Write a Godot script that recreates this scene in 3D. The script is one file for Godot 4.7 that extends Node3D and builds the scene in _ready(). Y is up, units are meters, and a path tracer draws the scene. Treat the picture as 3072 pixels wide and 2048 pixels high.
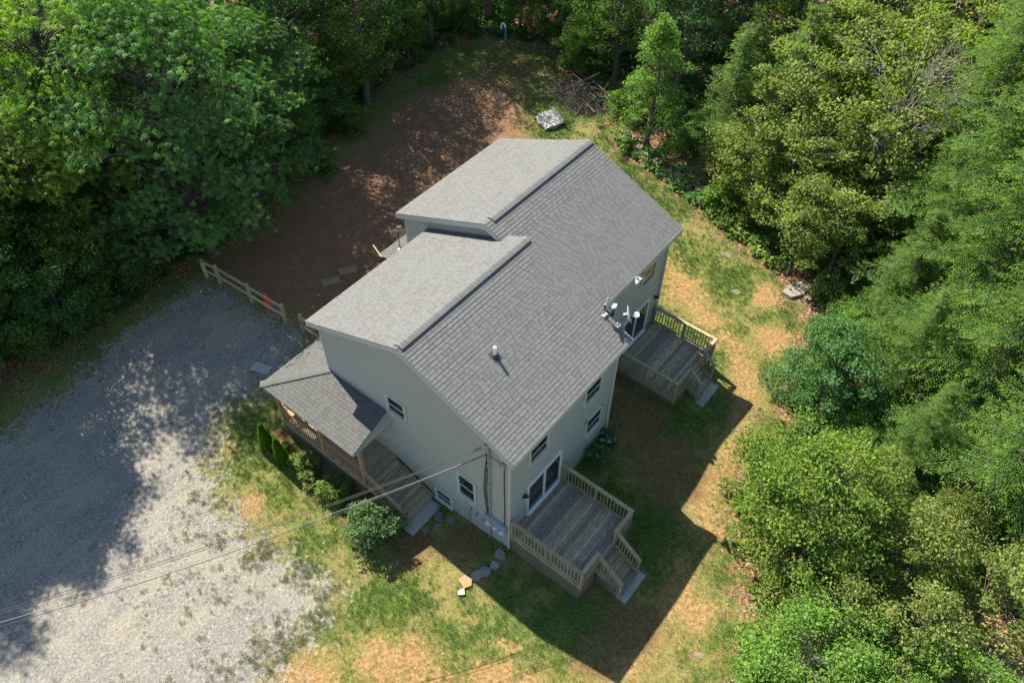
extends Node3D

# ---------------------------------------------------------------- mesh builder
class MB:
	var v := PackedVector3Array()
	var n := PackedVector3Array()
	var c := PackedColorArray()
	var idx := PackedInt32Array()
	var o := Vector3.ZERO
	func tri(a: Vector3, b: Vector3, d: Vector3, col := Color.WHITE) -> void:
		var nn := (b - a).cross(d - a).normalized()
		var k := v.size()
		v.append(a - o); v.append(b - o); v.append(d - o)
		n.append(nn); n.append(nn); n.append(nn)
		c.append(col); c.append(col); c.append(col)
		idx.append(k); idx.append(k + 2); idx.append(k + 1)
	func quad(a: Vector3, b: Vector3, d: Vector3, e: Vector3, col := Color.WHITE) -> void:
		var nn := (b - a).cross(d - a)
		if nn.length_squared() < 1e-14:
			nn = (d - a).cross(e - a)
		nn = nn.normalized()
		var k := v.size()
		v.append(a - o); v.append(b - o); v.append(d - o); v.append(e - o)
		for i in 4:
			n.append(nn); c.append(col)
		idx.append(k); idx.append(k + 2); idx.append(k + 1)
		idx.append(k); idx.append(k + 3); idx.append(k + 2)
	func hexa(p: Array, col := Color.WHITE) -> void:
		# p: 4 bottom corners counter-clockwise seen from above, then the 4 above them
		quad(p[3], p[2], p[1], p[0], col)
		quad(p[4], p[5], p[6], p[7], col)
		for i in 4:
			var j := (i + 1) % 4
			quad(p[i], p[j], p[j + 4], p[i + 4], col)
	func box(cn: Vector3, s: Vector3, b := Basis.IDENTITY, col := Color.WHITE) -> void:
		var h := s * 0.5
		var p := []
		for y in [-1, 1]:
			for q in [[-1, 1], [1, 1], [1, -1], [-1, -1]]:
				p.append(cn + b * Vector3(q[0] * h.x, y * h.y, q[1] * h.z))
		hexa(p, col)
	# soft-edged box: the upper edges chamfered
	func cbox(cn: Vector3, s: Vector3, ch: float, b := Basis.IDENTITY, col := Color.WHITE) -> void:
		var h := s * 0.5
		var r := []
		for lv in [[-h.y, 0.0], [h.y - ch, 0.0], [h.y, ch]]:
			var ring := []
			for q in [[-1, 1], [1, 1], [1, -1], [-1, -1]]:
				ring.append(cn + b * Vector3(q[0] * (h.x - lv[1]), lv[0], q[1] * (h.z - lv[1])))
			r.append(ring)
		quad(r[0][3], r[0][2], r[0][1], r[0][0], col)
		quad(r[2][0], r[2][1], r[2][2], r[2][3], col)
		for l in 2:
			for i in 4:
				var j := (i + 1) % 4
				quad(r[l][i], r[l][j], r[l + 1][j], r[l + 1][i], col)
	func bar(a: Vector3, b: Vector3, w: float, h: float, col := Color.WHITE) -> void:
		var d := b - a
		var z := d.normalized()
		var up := Vector3.UP if absf(z.y) < 0.95 else Vector3.RIGHT
		var x := up.cross(z).normalized()
		var y := z.cross(x)
		box((a + b) * 0.5, Vector3(w, h, d.length()), Basis(x, y, z), col)
	func tube(pts: Array, rad: Array, sides := 6, col := Color.WHITE, cap := true) -> void:
		var k0 := v.size()
		var m := pts.size()
		var ref := Vector3.UP
		var d0: Vector3 = (pts[m - 1] - pts[0]).normalized()
		if absf(d0.y) > 0.9:
			ref = Vector3.RIGHT
		for i in m:
			var d: Vector3 = pts[mini(i + 1, m - 1)] - pts[maxi(i - 1, 0)]
			d = d.normalized()
			var x := ref.cross(d)
			if x.length() < 0.05:
				x = Vector3.FORWARD.cross(d)
			x = x.normalized()
			var y := d.cross(x)
			for s in sides:
				var a := TAU * s / sides
				var dir := x * cos(a) + y * sin(a)
				v.append(pts[i] + dir * rad[i] - o); n.append(dir); c.append(col)
		for i in m - 1:
			for s in sides:
				var a := k0 + i * sides + s
				var b := k0 + i * sides + (s + 1) % sides
				idx.append(a); idx.append(a + sides); idx.append(b)
				idx.append(b); idx.append(a + sides); idx.append(b + sides)
		if cap:
			for e in 2:
				var i := 0 if e == 0 else m - 1
				var cn: Vector3 = pts[i]
				for s in sides:
					var a: Vector3 = v[k0 + i * sides + s] + o
					var b: Vector3 = v[k0 + i * sides + (s + 1) % sides] + o
					if e == 0:
						tri(cn, b, a, col)
					else:
						tri(cn, a, b, col)
	# surface of revolution: profile of Vector2(radius, along axis)
	func lathe(at: Vector3, b: Basis, prof: Array, sides := 16, col := Color.WHITE, sy := 1.0) -> void:
		for i in prof.size() - 1:
			for s in sides:
				var a0 := TAU * s / sides
				var a1 := TAU * (s + 1) / sides
				var p := func(r: Vector2, a: float) -> Vector3: return at + b * Vector3(r.x * cos(a), r.y, r.x * sin(a) * sy)
				quad(p.call(prof[i], a1), p.call(prof[i], a0), p.call(prof[i + 1], a0), p.call(prof[i + 1], a1), col)
	func leaf(p: Vector3, dir: Vector3, nrm: Vector3, l: float, w: float, col: Color) -> void:
		var s := dir.cross(nrm).normalized()
		var nn := s.cross(dir)
		var k := v.size()
		var mid := p + dir * (l * 0.45) - o + nn * (w * 0.16)
		v.append(p - o); v.append(mid + s * (w * 0.5)); v.append(p + dir * l - nn * (l * 0.12) - o); v.append(mid - s * (w * 0.5))
		n.append(nn); n.append((nn + s * 0.35).normalized()); n.append(nn); n.append((nn - s * 0.35).normalized())
		c.append(col); c.append(col); c.append(col); c.append(col)
		idx.append(k); idx.append(k + 2); idx.append(k + 1)
		idx.append(k); idx.append(k + 3); idx.append(k + 2)
	func mesh(m: Material) -> ArrayMesh:
		var a := []
		a.resize(Mesh.ARRAY_MAX)
		a[Mesh.ARRAY_VERTEX] = v
		a[Mesh.ARRAY_NORMAL] = n
		a[Mesh.ARRAY_COLOR] = c
		a[Mesh.ARRAY_INDEX] = idx
		var am := ArrayMesh.new()
		am.add_surface_from_arrays(Mesh.PRIMITIVE_TRIANGLES, a)
		am.surface_set_material(0, m)
		return am

# ---------------------------------------------------------------- helpers
var taken := {}
var M := {}
var cube: BoxMesh
var rng := RandomNumberGenerator.new()
const SUN := Vector3(0.88, -1.0, 0.20)

func numbered(called: String) -> String:
	if not taken.has(called):
		taken[called] = 0
		return called
	taken[called] += 1
	return "%s_%03d" % [called, taken[called]]

func thing(called: String, label: String, category: String, at := Vector3.ZERO, group := "") -> Node3D:
	var o := Node3D.new()
	o.name = numbered(called)
	add_child(o)
	o.position = at
	tag(o, label, category, group)
	return o

func tag(o: Node, label: String, category: String, group := "") -> void:
	o.set_meta("label", label)
	o.set_meta("category", category)
	if group != "":
		o.set_meta("group", group)

func put(called: String, mesh: Mesh, parent: Node, at := Transform3D.IDENTITY, m: Material = null) -> MeshInstance3D:
	var o := MeshInstance3D.new()
	o.mesh = mesh
	o.name = called
	if m:
		o.material_override = m
	parent.add_child(o, true)
	o.transform = at
	return o

func make(called: String, b: MB, m: Material, parent: Node) -> MeshInstance3D:
	return put(called, b.mesh(m), parent)

func mb(at := Vector3.ZERO) -> MB:
	var b := MB.new()
	b.o = at
	return b

# a stick of timber: unit cube stretched from a to b (local coordinates of parent)
func stick(called: String, parent: Node, a: Vector3, b: Vector3, w: float, h: float, m: Material) -> MeshInstance3D:
	var d := b - a
	var z := d.normalized()
	var up := Vector3.UP if absf(z.y) < 0.95 else Vector3.RIGHT
	var x := up.cross(z).normalized()
	var y := z.cross(x)
	return put(called, cube, parent, Transform3D(Basis(x * w, y * h, z * d.length()), (a + b) * 0.5), m)

func block(called: String, parent: Node, lo: Vector3, hi: Vector3, m: Material) -> MeshInstance3D:
	return put(called, cube, parent, Transform3D(Basis.from_scale(hi - lo), (lo + hi) * 0.5), m)

func srgb(r: float, g: float, b: float) -> Color:
	return Color(r, g, b).linear_to_srgb()

func flat_mat(col: Color, rough := 0.8, metal := 0.0) -> StandardMaterial3D:
	var m := StandardMaterial3D.new()
	m.albedo_color = col.linear_to_srgb()
	m.roughness = rough
	m.metallic = metal
	return m

# seamless noise as a texture running through a colour ramp (linear colours)
func noise_tex(sd: int, freq: float, size: int, ramp: Array, type := FastNoiseLite.TYPE_SIMPLEX_SMOOTH, oct := 4) -> ImageTexture:
	var f := FastNoiseLite.new()
	f.seed = sd
	f.frequency = freq
	f.noise_type = type
	f.fractal_octaves = oct
	var im := f.get_seamless_image(size, size)
	im.convert(Image.FORMAT_L8)
	var d := im.get_data()
	var lut := []
	for i in 256:
		var t := i / 255.0 * (ramp.size() - 1)
		var k := mini(int(t), ramp.size() - 2)
		var col: Color = ramp[k].lerp(ramp[k + 1], t - k).linear_to_srgb()
		lut.append([int(clampf(col.r, 0, 1) * 255), int(clampf(col.g, 0, 1) * 255), int(clampf(col.b, 0, 1) * 255)])
	var out := PackedByteArray()
	out.resize(size * size * 3)
	for i in d.size():
		var l: Array = lut[d[i]]
		out[i * 3] = l[0]; out[i * 3 + 1] = l[1]; out[i * 3 + 2] = l[2]
	return ImageTexture.create_from_image(Image.create_from_data(size, size, false, Image.FORMAT_RGB8, out))

func tri_mat(tex: Texture2D, scale: Vector3, rough := 0.85) -> StandardMaterial3D:
	var m := StandardMaterial3D.new()
	m.albedo_texture = tex
	m.uv1_triplanar = true
	m.uv1_world_triplanar = true
	m.uv1_scale = scale
	m.roughness = rough
	return m

# ---------------------------------------------------------------- terrain
const GP := [[4.2, -0.2, 0.0], [1.5, 0.0, -0.25], [0.8, 0.8, -0.36], [2.6, -0.1, -0.2], [7.25, -0.3, 0.12], [8.4, -1.8, 0.08], [4.3, -3.2, 0.35], [4.3, -6.2, 0.62], [5.65, -9.0, 0.58],
	[6.3, -10.6, 0.46], [9.9, -5.3, 0.2], [8.1, -11.3, 0.37], [-5.5, 1.5, -0.08], [-2.0, 2.3, -0.22], [-15.0, -2.0, 0.2], [-10.0, -2.5, 0.18],
	[-9.0, 1.0, 0.0], [-5.8, 2.4, -0.12], [3.9, 1.6, -0.15], [-15.0, 8.0, 0.0], [0.0, 6.0, -0.3], [5.0, 5.0, -0.2], [10.0, 0.0, 0.1],
	[12.0, -5.0, 0.25], [-10.0, -12.0, 0.3], [-17.0, -15.0, 0.25], [-10.0, -22.0, 0.3], [-18.0, -27.0, 0.3], [2.0, -17.0, 0.35], [-4.0, -23.0, 0.35],
	[8.0, -18.0, 0.35], [20.0, -20.0, 0.5], [-30.0, -10.0, 0.5], [-30.0, 5.0, 0.2], [-40.0, -30.0, 0.8], [0.0, -50.0, 1.0], [20.0, 10.0, 0.0], [-5.0, -6.5, 0.3], [0.0, -13.0, 0.5]]
var ghn := FastNoiseLite.new()

func gh(x: float, z: float) -> float:
	var s := 0.0
	var w := 0.0
	for p in GP:
		var dx: float = x - p[0]
		var dz: float = z - p[1]
		var q := 1.0 / pow(dx * dx + dz * dz + 0.6, 2.0)
		s += q * p[2]
		w += q
	return s / w + 0.03 * ghn.get_noise_2d(x, z)

func on(x: float, z: float, dy := 0.0) -> Vector3:
	return Vector3(x, gh(x, z) + dy, z)

const CLEAR := [[-16.9, 18.0], [-16.8, 8.0], [-16.7, 3.4], [-16.6, -1.0], [-16.9, -3.3], [-17.0, -6.6], [-18.1, -9.8], [-20.2, -15.9], [-20.0, -18.8], [-20.8, -23.8], [-19.5, -27.5], [-16.0, -28.5],
	[-12.6, -26.6], [-8.5, -24.6], [-6.1, -22.7], [-1.7, -21.4], [2.9, -19.9], [5.7, -19.1], [7.8, -16.9], [9.4, -13.5], [9.4, -11.0], [9.9, -6.8], [11.1, -4.8], [12.6, -3.1], [13.4, -1.0], [15.0, 4.0], [16.0, 18.0]]
const GRAVEL := [[-15.0, 18.0], [-14.7, 8.5], [-14.6, 6.1], [-15.3, 3.3], [-15.3, -0.1], [-15.3, -1.7], [-12.6, -2.0], [-10.3, -2.3], [-8.6, -2.4], [-7.9, -0.6], [-8.1, 0.9], [-8.6, 2.0], [-7.9, 3.1], [-6.8, 4.1], [-5.6, 4.8], [-3.9, 5.1],
	[-2.2, 4.9], [-0.6, 4.5], [0.5, 4.5], [0.9, 5.5], [1.1, 6.7], [1.1, 7.7], [1.2, 9.0], [2.0, 18.0]]
const SOIL := [[-15.9, -2.3], [-16.2, -5.0], [-16.4, -8.4], [-17.6, -13.0], [-18.6, -19.5], [-17.0, -23.6], [-13.6, -23.4], [-11.5, -21.0], [-8.0, -18.8], [-6.0, -13.0], [-5.0, -12.6], [-5.0, -3.0], [-8.6, -2.6], [-12.0, -2.5]]

# signed distance to a polygon, positive inside
func pdist(poly: Array, x: float, z: float) -> float:
	var best := 1e9
	var inside := false
	var m := poly.size()
	for i in m:
		var a: Array = poly[i]
		var b: Array = poly[(i + 1) % m]
		var ex: float = b[0] - a[0]
		var ez: float = b[1] - a[1]
		var px: float = x - a[0]
		var pz: float = z - a[1]
		var t := clampf((px * ex + pz * ez) / (ex * ex + ez * ez), 0, 1)
		var dx := px - ex * t
		var dz := pz - ez * t
		best = minf(best, dx * dx + dz * dz)
		if (a[1] > z) != (b[1] > z) and x < ex * (z - a[1]) / ez + a[0]:
			inside = not inside
	return sqrt(best) * (1.0 if inside else -1.0)

# a mask over the map square, sampled coarsely, grown to full size: 128 is the edge, 32 levels a metre
const MX0 := -34.0
const MZ0 := -42.0
const MS := 58.0
func mask_img(f: Callable, size: int) -> PackedByteArray:
	var q := 150
	var d := PackedByteArray()
	d.resize(q * q)
	for j in q:
		for i in q:
			d[j * q + i] = int(clampf(128.0 + 32.0 * f.call(MX0 + (i + 0.5) * MS / q, MZ0 + (j + 0.5) * MS / q), 0, 255))
	var im := Image.create_from_data(q, q, false, Image.FORMAT_L8, d)
	im.resize(size, size, Image.INTERPOLATE_BILINEAR)
	return im.get_data()

func noise_img(sd: int, metres: float, size: int, oct := 4, type := FastNoiseLite.TYPE_SIMPLEX_SMOOTH) -> PackedByteArray:
	var f := FastNoiseLite.new()
	f.seed = sd
	f.noise_type = type
	f.frequency = MS / size / metres
	f.fractal_octaves = oct
	var im := f.get_image(size, size)
	im.convert(Image.FORMAT_L8)
	return im.get_data()

const TRACK := [[-1.0, -17.4], [0.8, -16.4], [2.4, -15.3], [4.2, -14.2], [6.2, -13.2], [7.5, -12.0], [8.2, -10.0], [8.7, -8.0], [8.5, -6.4], [9.5, -5.4], [9.2, -3.6], [9.9, -1.8], [9.8, 0.2], [9.0, 2.0], [9.5, 5.0]]
func track(x: float, z: float) -> float:
	var best := 1e9
	for i in TRACK.size() - 1:
		var a := Vector2(TRACK[i][0], TRACK[i][1])
		var b := Vector2(TRACK[i + 1][0], TRACK[i + 1][1])
		best = minf(best, Geometry2D.get_closest_point_to_segment(Vector2(x, z), a, b).distance_to(Vector2(x, z)))
	return best
const TAN2 := [[3.9, 5.3, 1.5], [6.8, 3.3, 1.2], [1.9, 7.3, 1.2], [5.5, 6.2, 2.0], [8.0, 3.5, 1.4], [2.2, -15.4, 1.3], [5.7, -17.2, 0.9], [7.2, -15.0, 1.0], [-4.4, 4.5, 0.7], [10.6, -2.4, 0.8]]
const GREEN := [[1.8, -17.7, 1.3], [3.9, -17.2, 1.0], [5.9, -12.7, 0.8], [6.2, -9.1, 1.6], [7.6, -4.2, 1.0], [8.7, -2.9, 0.9], [8.5, -0.1, 1.2], [-7.7, 2.2, 1.0], [2.4, 3.8, 1.0], [6.6, 2.4, 1.0], [-1.6, 4.2, 0.8], [5.0, -5.5, 1.0], [-3.5, -21.7, 1.2], [-1.3, -20.3, 1.1], [12.6, -2.5, 0.7], [-1.1, -18.3, 0.9], [-11.0, -23.4, 1.6], [-19.0, -21.5, 1.5], [-9.5, -20.5, 1.5], [-16.0, 1.0, 1.2], [-16.0, 4.0, 1.0], [6.0, 1.2, 1.3], [7.4, 0.9, 1.2]]
const BROWN := [[4.6, -7.6, 1.5], [6.9, -6.4, 1.6], [9.2, -0.6, 1.1], [1.4, 1.7, 1.1], [2.7, 0.5, 0.8], [8.9, 0.9, 0.8], [5.4, -6.8, 1.0], [-5.5, 1.9, 0.9], [-3.0, 1.9, 0.8], [-1.0, 1.9, 0.9], [-15.8, -25.0, 1.6]]
func blobs(l: Array, x: float, z: float) -> float:
	var s := 0.0
	for b in l:
		var dx: float = (x - b[0]) / b[2]
		var dz: float = (z - b[1]) / b[2]
		s = maxf(s, 1.0 - 0.5 * (dx * dx + dz * dz))
	return s

# ---------------------------------------------------------------- ground map
var lawn_green := PackedByteArray()
var map_size := 1400

func ground_map() -> Array:
	var N := map_size
	var mc := mask_img(func(x, z): return pdist(CLEAR, x, z), N)
	var ms := mask_img(func(x, z): return pdist(SOIL, x, z), N)
	var mg := mask_img(func(x, z): return pdist(GRAVEL, x, z), N)
	var mt := mask_img(func(x, z): return maxf(2.6 * (blobs(TAN2, x, z) - 0.5), 1.0 - 1.4 * track(x, z)), N)
	var mn := mask_img(func(x, z): return 4.0 * (blobs(GREEN, x, z) - 0.5), N)
	var mw := mask_img(func(x, z): return 4.0 * (blobs(BROWN, x, z) - 0.5), N)
	var n1 := noise_img(11, 3.6, N, 3)
	var n2 := noise_img(12, 0.9, N, 4)
	var n3 := noise_img(13, 0.22, N, 3)
	var n4 := noise_img(14, 0.055, N, 2)
	var n5 := noise_img(15, 0.10, N, 2, FastNoiseLite.TYPE_CELLULAR)
	var n6 := noise_img(16, 1.6, N, 5)
	var fs := FastNoiseLite.new()
	fs.seed = 18
	fs.frequency = MS / N / 0.55
	fs.fractal_octaves = 3
	var si := fs.get_image(N, N / 7)
	si.convert(Image.FORMAT_L8)
	si.resize(N, N, Image.INTERPOLATE_BILINEAR)
	var n7 := si.get_data()
	lawn_green.resize(N * N)
	var out := PackedByteArray()
	out.resize(N * N * 3)
	var relief := PackedByteArray()
	relief.resize(N * N)
	for i in N * N:
		var a1: float = n1[i] - 128.0
		var a2: float = n2[i] - 128.0
		var a3: float = n3[i] - 128.0
		var a4: float = n4[i] - 128.0
		var a6: float = n6[i] - 128.0
		# lawn: dry straw, patches of live grass, bare sandy earth
		var g := clampf(0.60 + a1 * 0.004 + a2 * 0.005 + a3 * 0.006 + (mn[i] - 110.0) * 0.0032, 0.0, 1.0)
		var t := clampf(0.06 + (mt[i] - 124.0) * 0.026 + a2 * 0.007 + a3 * 0.006 - (mn[i] - 100.0) * 0.0015 + a6 * 0.004, 0.0, 1.0)
		var w := clampf(0.25 + (mw[i] - 118.0) * 0.014 + a2 * 0.006 + a3 * 0.003, 0.0, 0.9)
		var r := lerpf(113.0, 68.0, g)
		var gg := lerpf(104.0, 92.0, g)
		var b := lerpf(64.0, 33.0, g)
		r = lerpf(r, 129.0, t); gg = lerpf(gg, 104.0, t); b = lerpf(b, 69.0, t)
		r = lerpf(r, 96.0, w); gg = lerpf(gg, 78.0, w); b = lerpf(b, 52.0, w)
		var live := g * (1.0 - t) * (1.0 - w)
		var grain := 1.0 + a4 * 0.0026 + a3 * 0.0014
		var hh := 128.0 + a3 * 0.5 + a4 * 0.25
		# woodland floor: old leaves
		var e := (mc[i] - 128.0) + a2 * 0.28 + a3 * 0.2 - 6.0
		if e < 24.0:
			var k := clampf(0.5 - e / 30.0, 0.0, 1.0)
			var l := clampf(0.42 + a3 * 0.006 + a4 * 0.006 + a2 * 0.002, 0.0, 1.0)
			r = lerpf(r, lerpf(84.0, 158.0, l), k); gg = lerpf(gg, lerpf(62.0, 124.0, l), k); b = lerpf(b, lerpf(46.0, 98.0, l), k)
			live *= 1.0 - k
			hh += a4 * 0.5 * k
		# raked bare soil
		e = (ms[i] - 128.0) + a2 * 0.30 + a3 * 0.12
		if e > -18.0:
			var k := clampf(0.5 + e / 36.0, 0.0, 1.0)
			var l := clampf(0.4 + a2 * 0.004 + a3 * 0.004, 0.0, 1.0)
			r = lerpf(r, lerpf(104.0, 122.0, l), k); gg = lerpf(gg, lerpf(79.0, 94.0, l), k); b = lerpf(b, lerpf(61.0, 73.0, l), k)
			hh = lerpf(hh, 128.0 + a3 * 0.12, k)
			grain = lerpf(grain, 1.0 + a4 * 0.0008, k)
			live *= 1.0 - 0.85 * k
		# crushed stone
		e = (mg[i] - 128.0) + a2 * 0.22 + a3 * 0.32 + (n5[i] - 128.0) * 0.10
		if e > -9.0:
			var k := clampf(0.5 + e / 14.0, 0.0, 1.0)
			var dust := clampf(0.42 + a6 * 0.006 + a1 * 0.004 + (n7[i] - 128.0) * 0.007, 0.0, 1.0)
			var sp: float = (n5[i] - 128.0) * 0.20 * (1.1 - dust * 0.7) + a4 * 0.20
			r = lerpf(r, lerpf(119.0, 129.0, dust) + sp, k); gg = lerpf(gg, lerpf(116.0, 124.0, dust) + sp, k); b = lerpf(b, lerpf(111.0, 113.0, dust) + sp, k)
			live *= 1.0 - k
			grain = lerpf(grain, 1.0, k)
			hh = lerpf(hh, 120.0 + (n5[i] - 128.0) * 0.45 + a4 * 0.3, k)
		out[i * 3] = int(clampf(r * grain, 0, 255))
		out[i * 3 + 1] = int(clampf(gg * grain, 0, 255))
		out[i * 3 + 2] = int(clampf(b * grain, 0, 255))
		relief[i] = int(clampf(hh, 0, 255))
		lawn_green[i] = int(live * 255.0)
	return [ImageTexture.create_from_image(Image.create_from_data(N, N, false, Image.FORMAT_RGB8, out)),
		ImageTexture.create_from_image(Image.create_from_data(N, N, false, Image.FORMAT_L8, relief))]

func live_at(x: float, z: float) -> float:
	var i := int((x - MX0) / MS * map_size)
	var j := int((z - MZ0) / MS * map_size)
	if i < 0 or j < 0 or i >= map_size or j >= map_size:
		return 0.0
	return lawn_green[j * map_size + i] / 255.0

# a sheet of ground cells where the test holds, dy above the terrain
func sheet(called: String, poly: Array, step: float, dy: float, m: Material) -> void:
	var lo := Vector2(1e9, 1e9)
	var hi := Vector2(-1e9, -1e9)
	for p in poly:
		lo = lo.min(Vector2(p[0], p[1]))
		hi = hi.max(Vector2(p[0], p[1]))
	hi.y = minf(hi.y, MZ0 + MS - 0.1)
	var nx := int((hi.x - lo.x) / step) + 1
	var nz := int((hi.y - lo.y) / step) + 1
	var vv := PackedVector3Array()
	var nn := PackedVector3Array()
	var uv := PackedVector2Array()
	var ii := PackedInt32Array()
	var id := {}
	var f := FastNoiseLite.new()
	f.seed = 5
	f.frequency = 0.9
	for j in nz:
		for i in nx:
			var x := lo.x + (i + 0.5) * step
			var z := lo.y + (j + 0.5) * step
			if pdist(poly, x, z) + 0.25 * f.get_noise_2d(x, z) < 0.06:
				continue
			var k := []
			for q in [[0, 0], [1, 0], [1, 1], [0, 1]]:
				var key := (i + int(q[0])) * 10000 + j + int(q[1])
				if not id.has(key):
					id[key] = vv.size()
					var px: float = lo.x + (i + q[0]) * step
					var pz: float = lo.y + (j + q[1]) * step
					vv.append(on(px, pz, dy)); nn.append(Vector3.UP)
					uv.append(Vector2((px - MX0) / MS, (pz - MZ0) / MS))
				k.append(id[key])
			ii.append_array(PackedInt32Array([k[0], k[1], k[2], k[0], k[2], k[3]]))
	var a := []
	a.resize(Mesh.ARRAY_MAX)
	a[Mesh.ARRAY_VERTEX] = vv
	a[Mesh.ARRAY_NORMAL] = nn
	a[Mesh.ARRAY_TEX_UV] = uv
	a[Mesh.ARRAY_INDEX] = ii
	var am := ArrayMesh.new()
	am.add_surface_from_arrays(Mesh.PRIMITIVE_TRIANGLES, a)
	am.surface_set_material(0, m)
	put(numbered(called), am, self).set_meta("kind", "structure")

func build_ground() -> void:
	var t := ground_map()
	var m := StandardMaterial3D.new()
	m.albedo_texture = t[0]
	m.roughness = 0.95
	m.metallic_specular = 0.2
	m.heightmap_enabled = true
	m.heightmap_texture = t[1]
	m.heightmap_scale = 2.0
	M.ground = m
	# inner sheet with the map, outer surface running on to the horizon
	var vv := PackedVector3Array()
	var nn := PackedVector3Array()
	var uv := PackedVector2Array()
	var ii := PackedInt32Array()
	var q := 116
	for j in q + 1:
		for i in q + 1:
			var x := MX0 + MS * i / q
			var z := MZ0 + MS * j / q
			vv.append(on(x, z)); uv.append(Vector2(i / float(q), j / float(q)))
			var e := 0.3
			nn.append(Vector3(gh(x - e, z) - gh(x + e, z), 2 * e, gh(x, z - e) - gh(x, z + e)).normalized())
	for j in q:
		for i in q:
			var k := j * (q + 1) + i
			ii.append_array(PackedInt32Array([k, k + 1, k + q + 2, k, k + q + 2, k + q + 1]))
	var a := []
	a.resize(Mesh.ARRAY_MAX)
	a[Mesh.ARRAY_VERTEX] = vv
	a[Mesh.ARRAY_NORMAL] = nn
	a[Mesh.ARRAY_TEX_UV] = uv
	a[Mesh.ARRAY_INDEX] = ii
	var am := ArrayMesh.new()
	am.add_surface_from_arrays(Mesh.PRIMITIVE_TRIANGLES, a)
	am.surface_set_material(0, m)
	var b := mb()
	var rim := []
	for i in q:
		rim.append(vv[i])
	for j in q:
		rim.append(vv[j * (q + 1) + q])
	for i in q:
		rim.append(vv[q * (q + 1) + q - i])
	for j in q:
		rim.append(vv[(q - j) * (q + 1)])
	var cn := Vector3(MX0 + MS / 2, 0, MZ0 + MS / 2)
	for i in rim.size():
		var p: Vector3 = rim[i]
		var r: Vector3 = rim[(i + 1) % rim.size()]
		var pf := cn + (p - cn) * Vector3(10, 0, 10) + Vector3(0, 1.0, 0)
		var rf := cn + (r - cn) * Vector3(10, 0, 10) + Vector3(0, 1.0, 0)
		b.quad(r, p, pf, rf)
	var om := b.mesh(M.litter)
	am.add_surface_from_arrays(Mesh.PRIMITIVE_TRIANGLES, om.surface_get_arrays(0))
	am.surface_set_material(1, M.litter)
	put("ground", am, self).set_meta("kind", "structure")
	sheet("gravel_driveway", GRAVEL, 0.25, 0.008, m)
	sheet("bare_soil", SOIL, 0.3, 0.008, m)

func scatter(called: String, mesh: Mesh, xf: Array, cols: Array, label: String, category: String) -> void:
	var mm := MultiMesh.new()
	mm.transform_format = MultiMesh.TRANSFORM_3D
	mm.use_colors = true
	mm.mesh = mesh
	mm.instance_count = xf.size()
	for i in xf.size():
		mm.set_instance_transform(i, xf[i])
		mm.set_instance_color(i, cols[i])
	var o := MultiMeshInstance3D.new()
	o.multimesh = mm
	o.name = numbered(called)
	add_child(o)
	o.set_meta("kind", "stuff")
	tag(o, label, category)

func under_building(x: float, z: float) -> bool:
	if x > -4.4 and x < 4.4 and z < -0.2 and z > -6.4:
		return true
	if x > -6.0 and x < 2.8 and z < -6.1 and z > -12.4:
		return true
	if x > -6.1 and x < 0.7 and z > -0.4 and z < 1.5:
		return true
	if x > -7.7 and x < -4 and z < 1.5 and z > -12.4:
		return true
	if x > 4 and x < 7.4 and z < -0.2 and z > -3.3:
		return true
	if x > 2.6 and x < 5.75 and z < -8.9 and z > -12.1:
		return true
	return false

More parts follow.
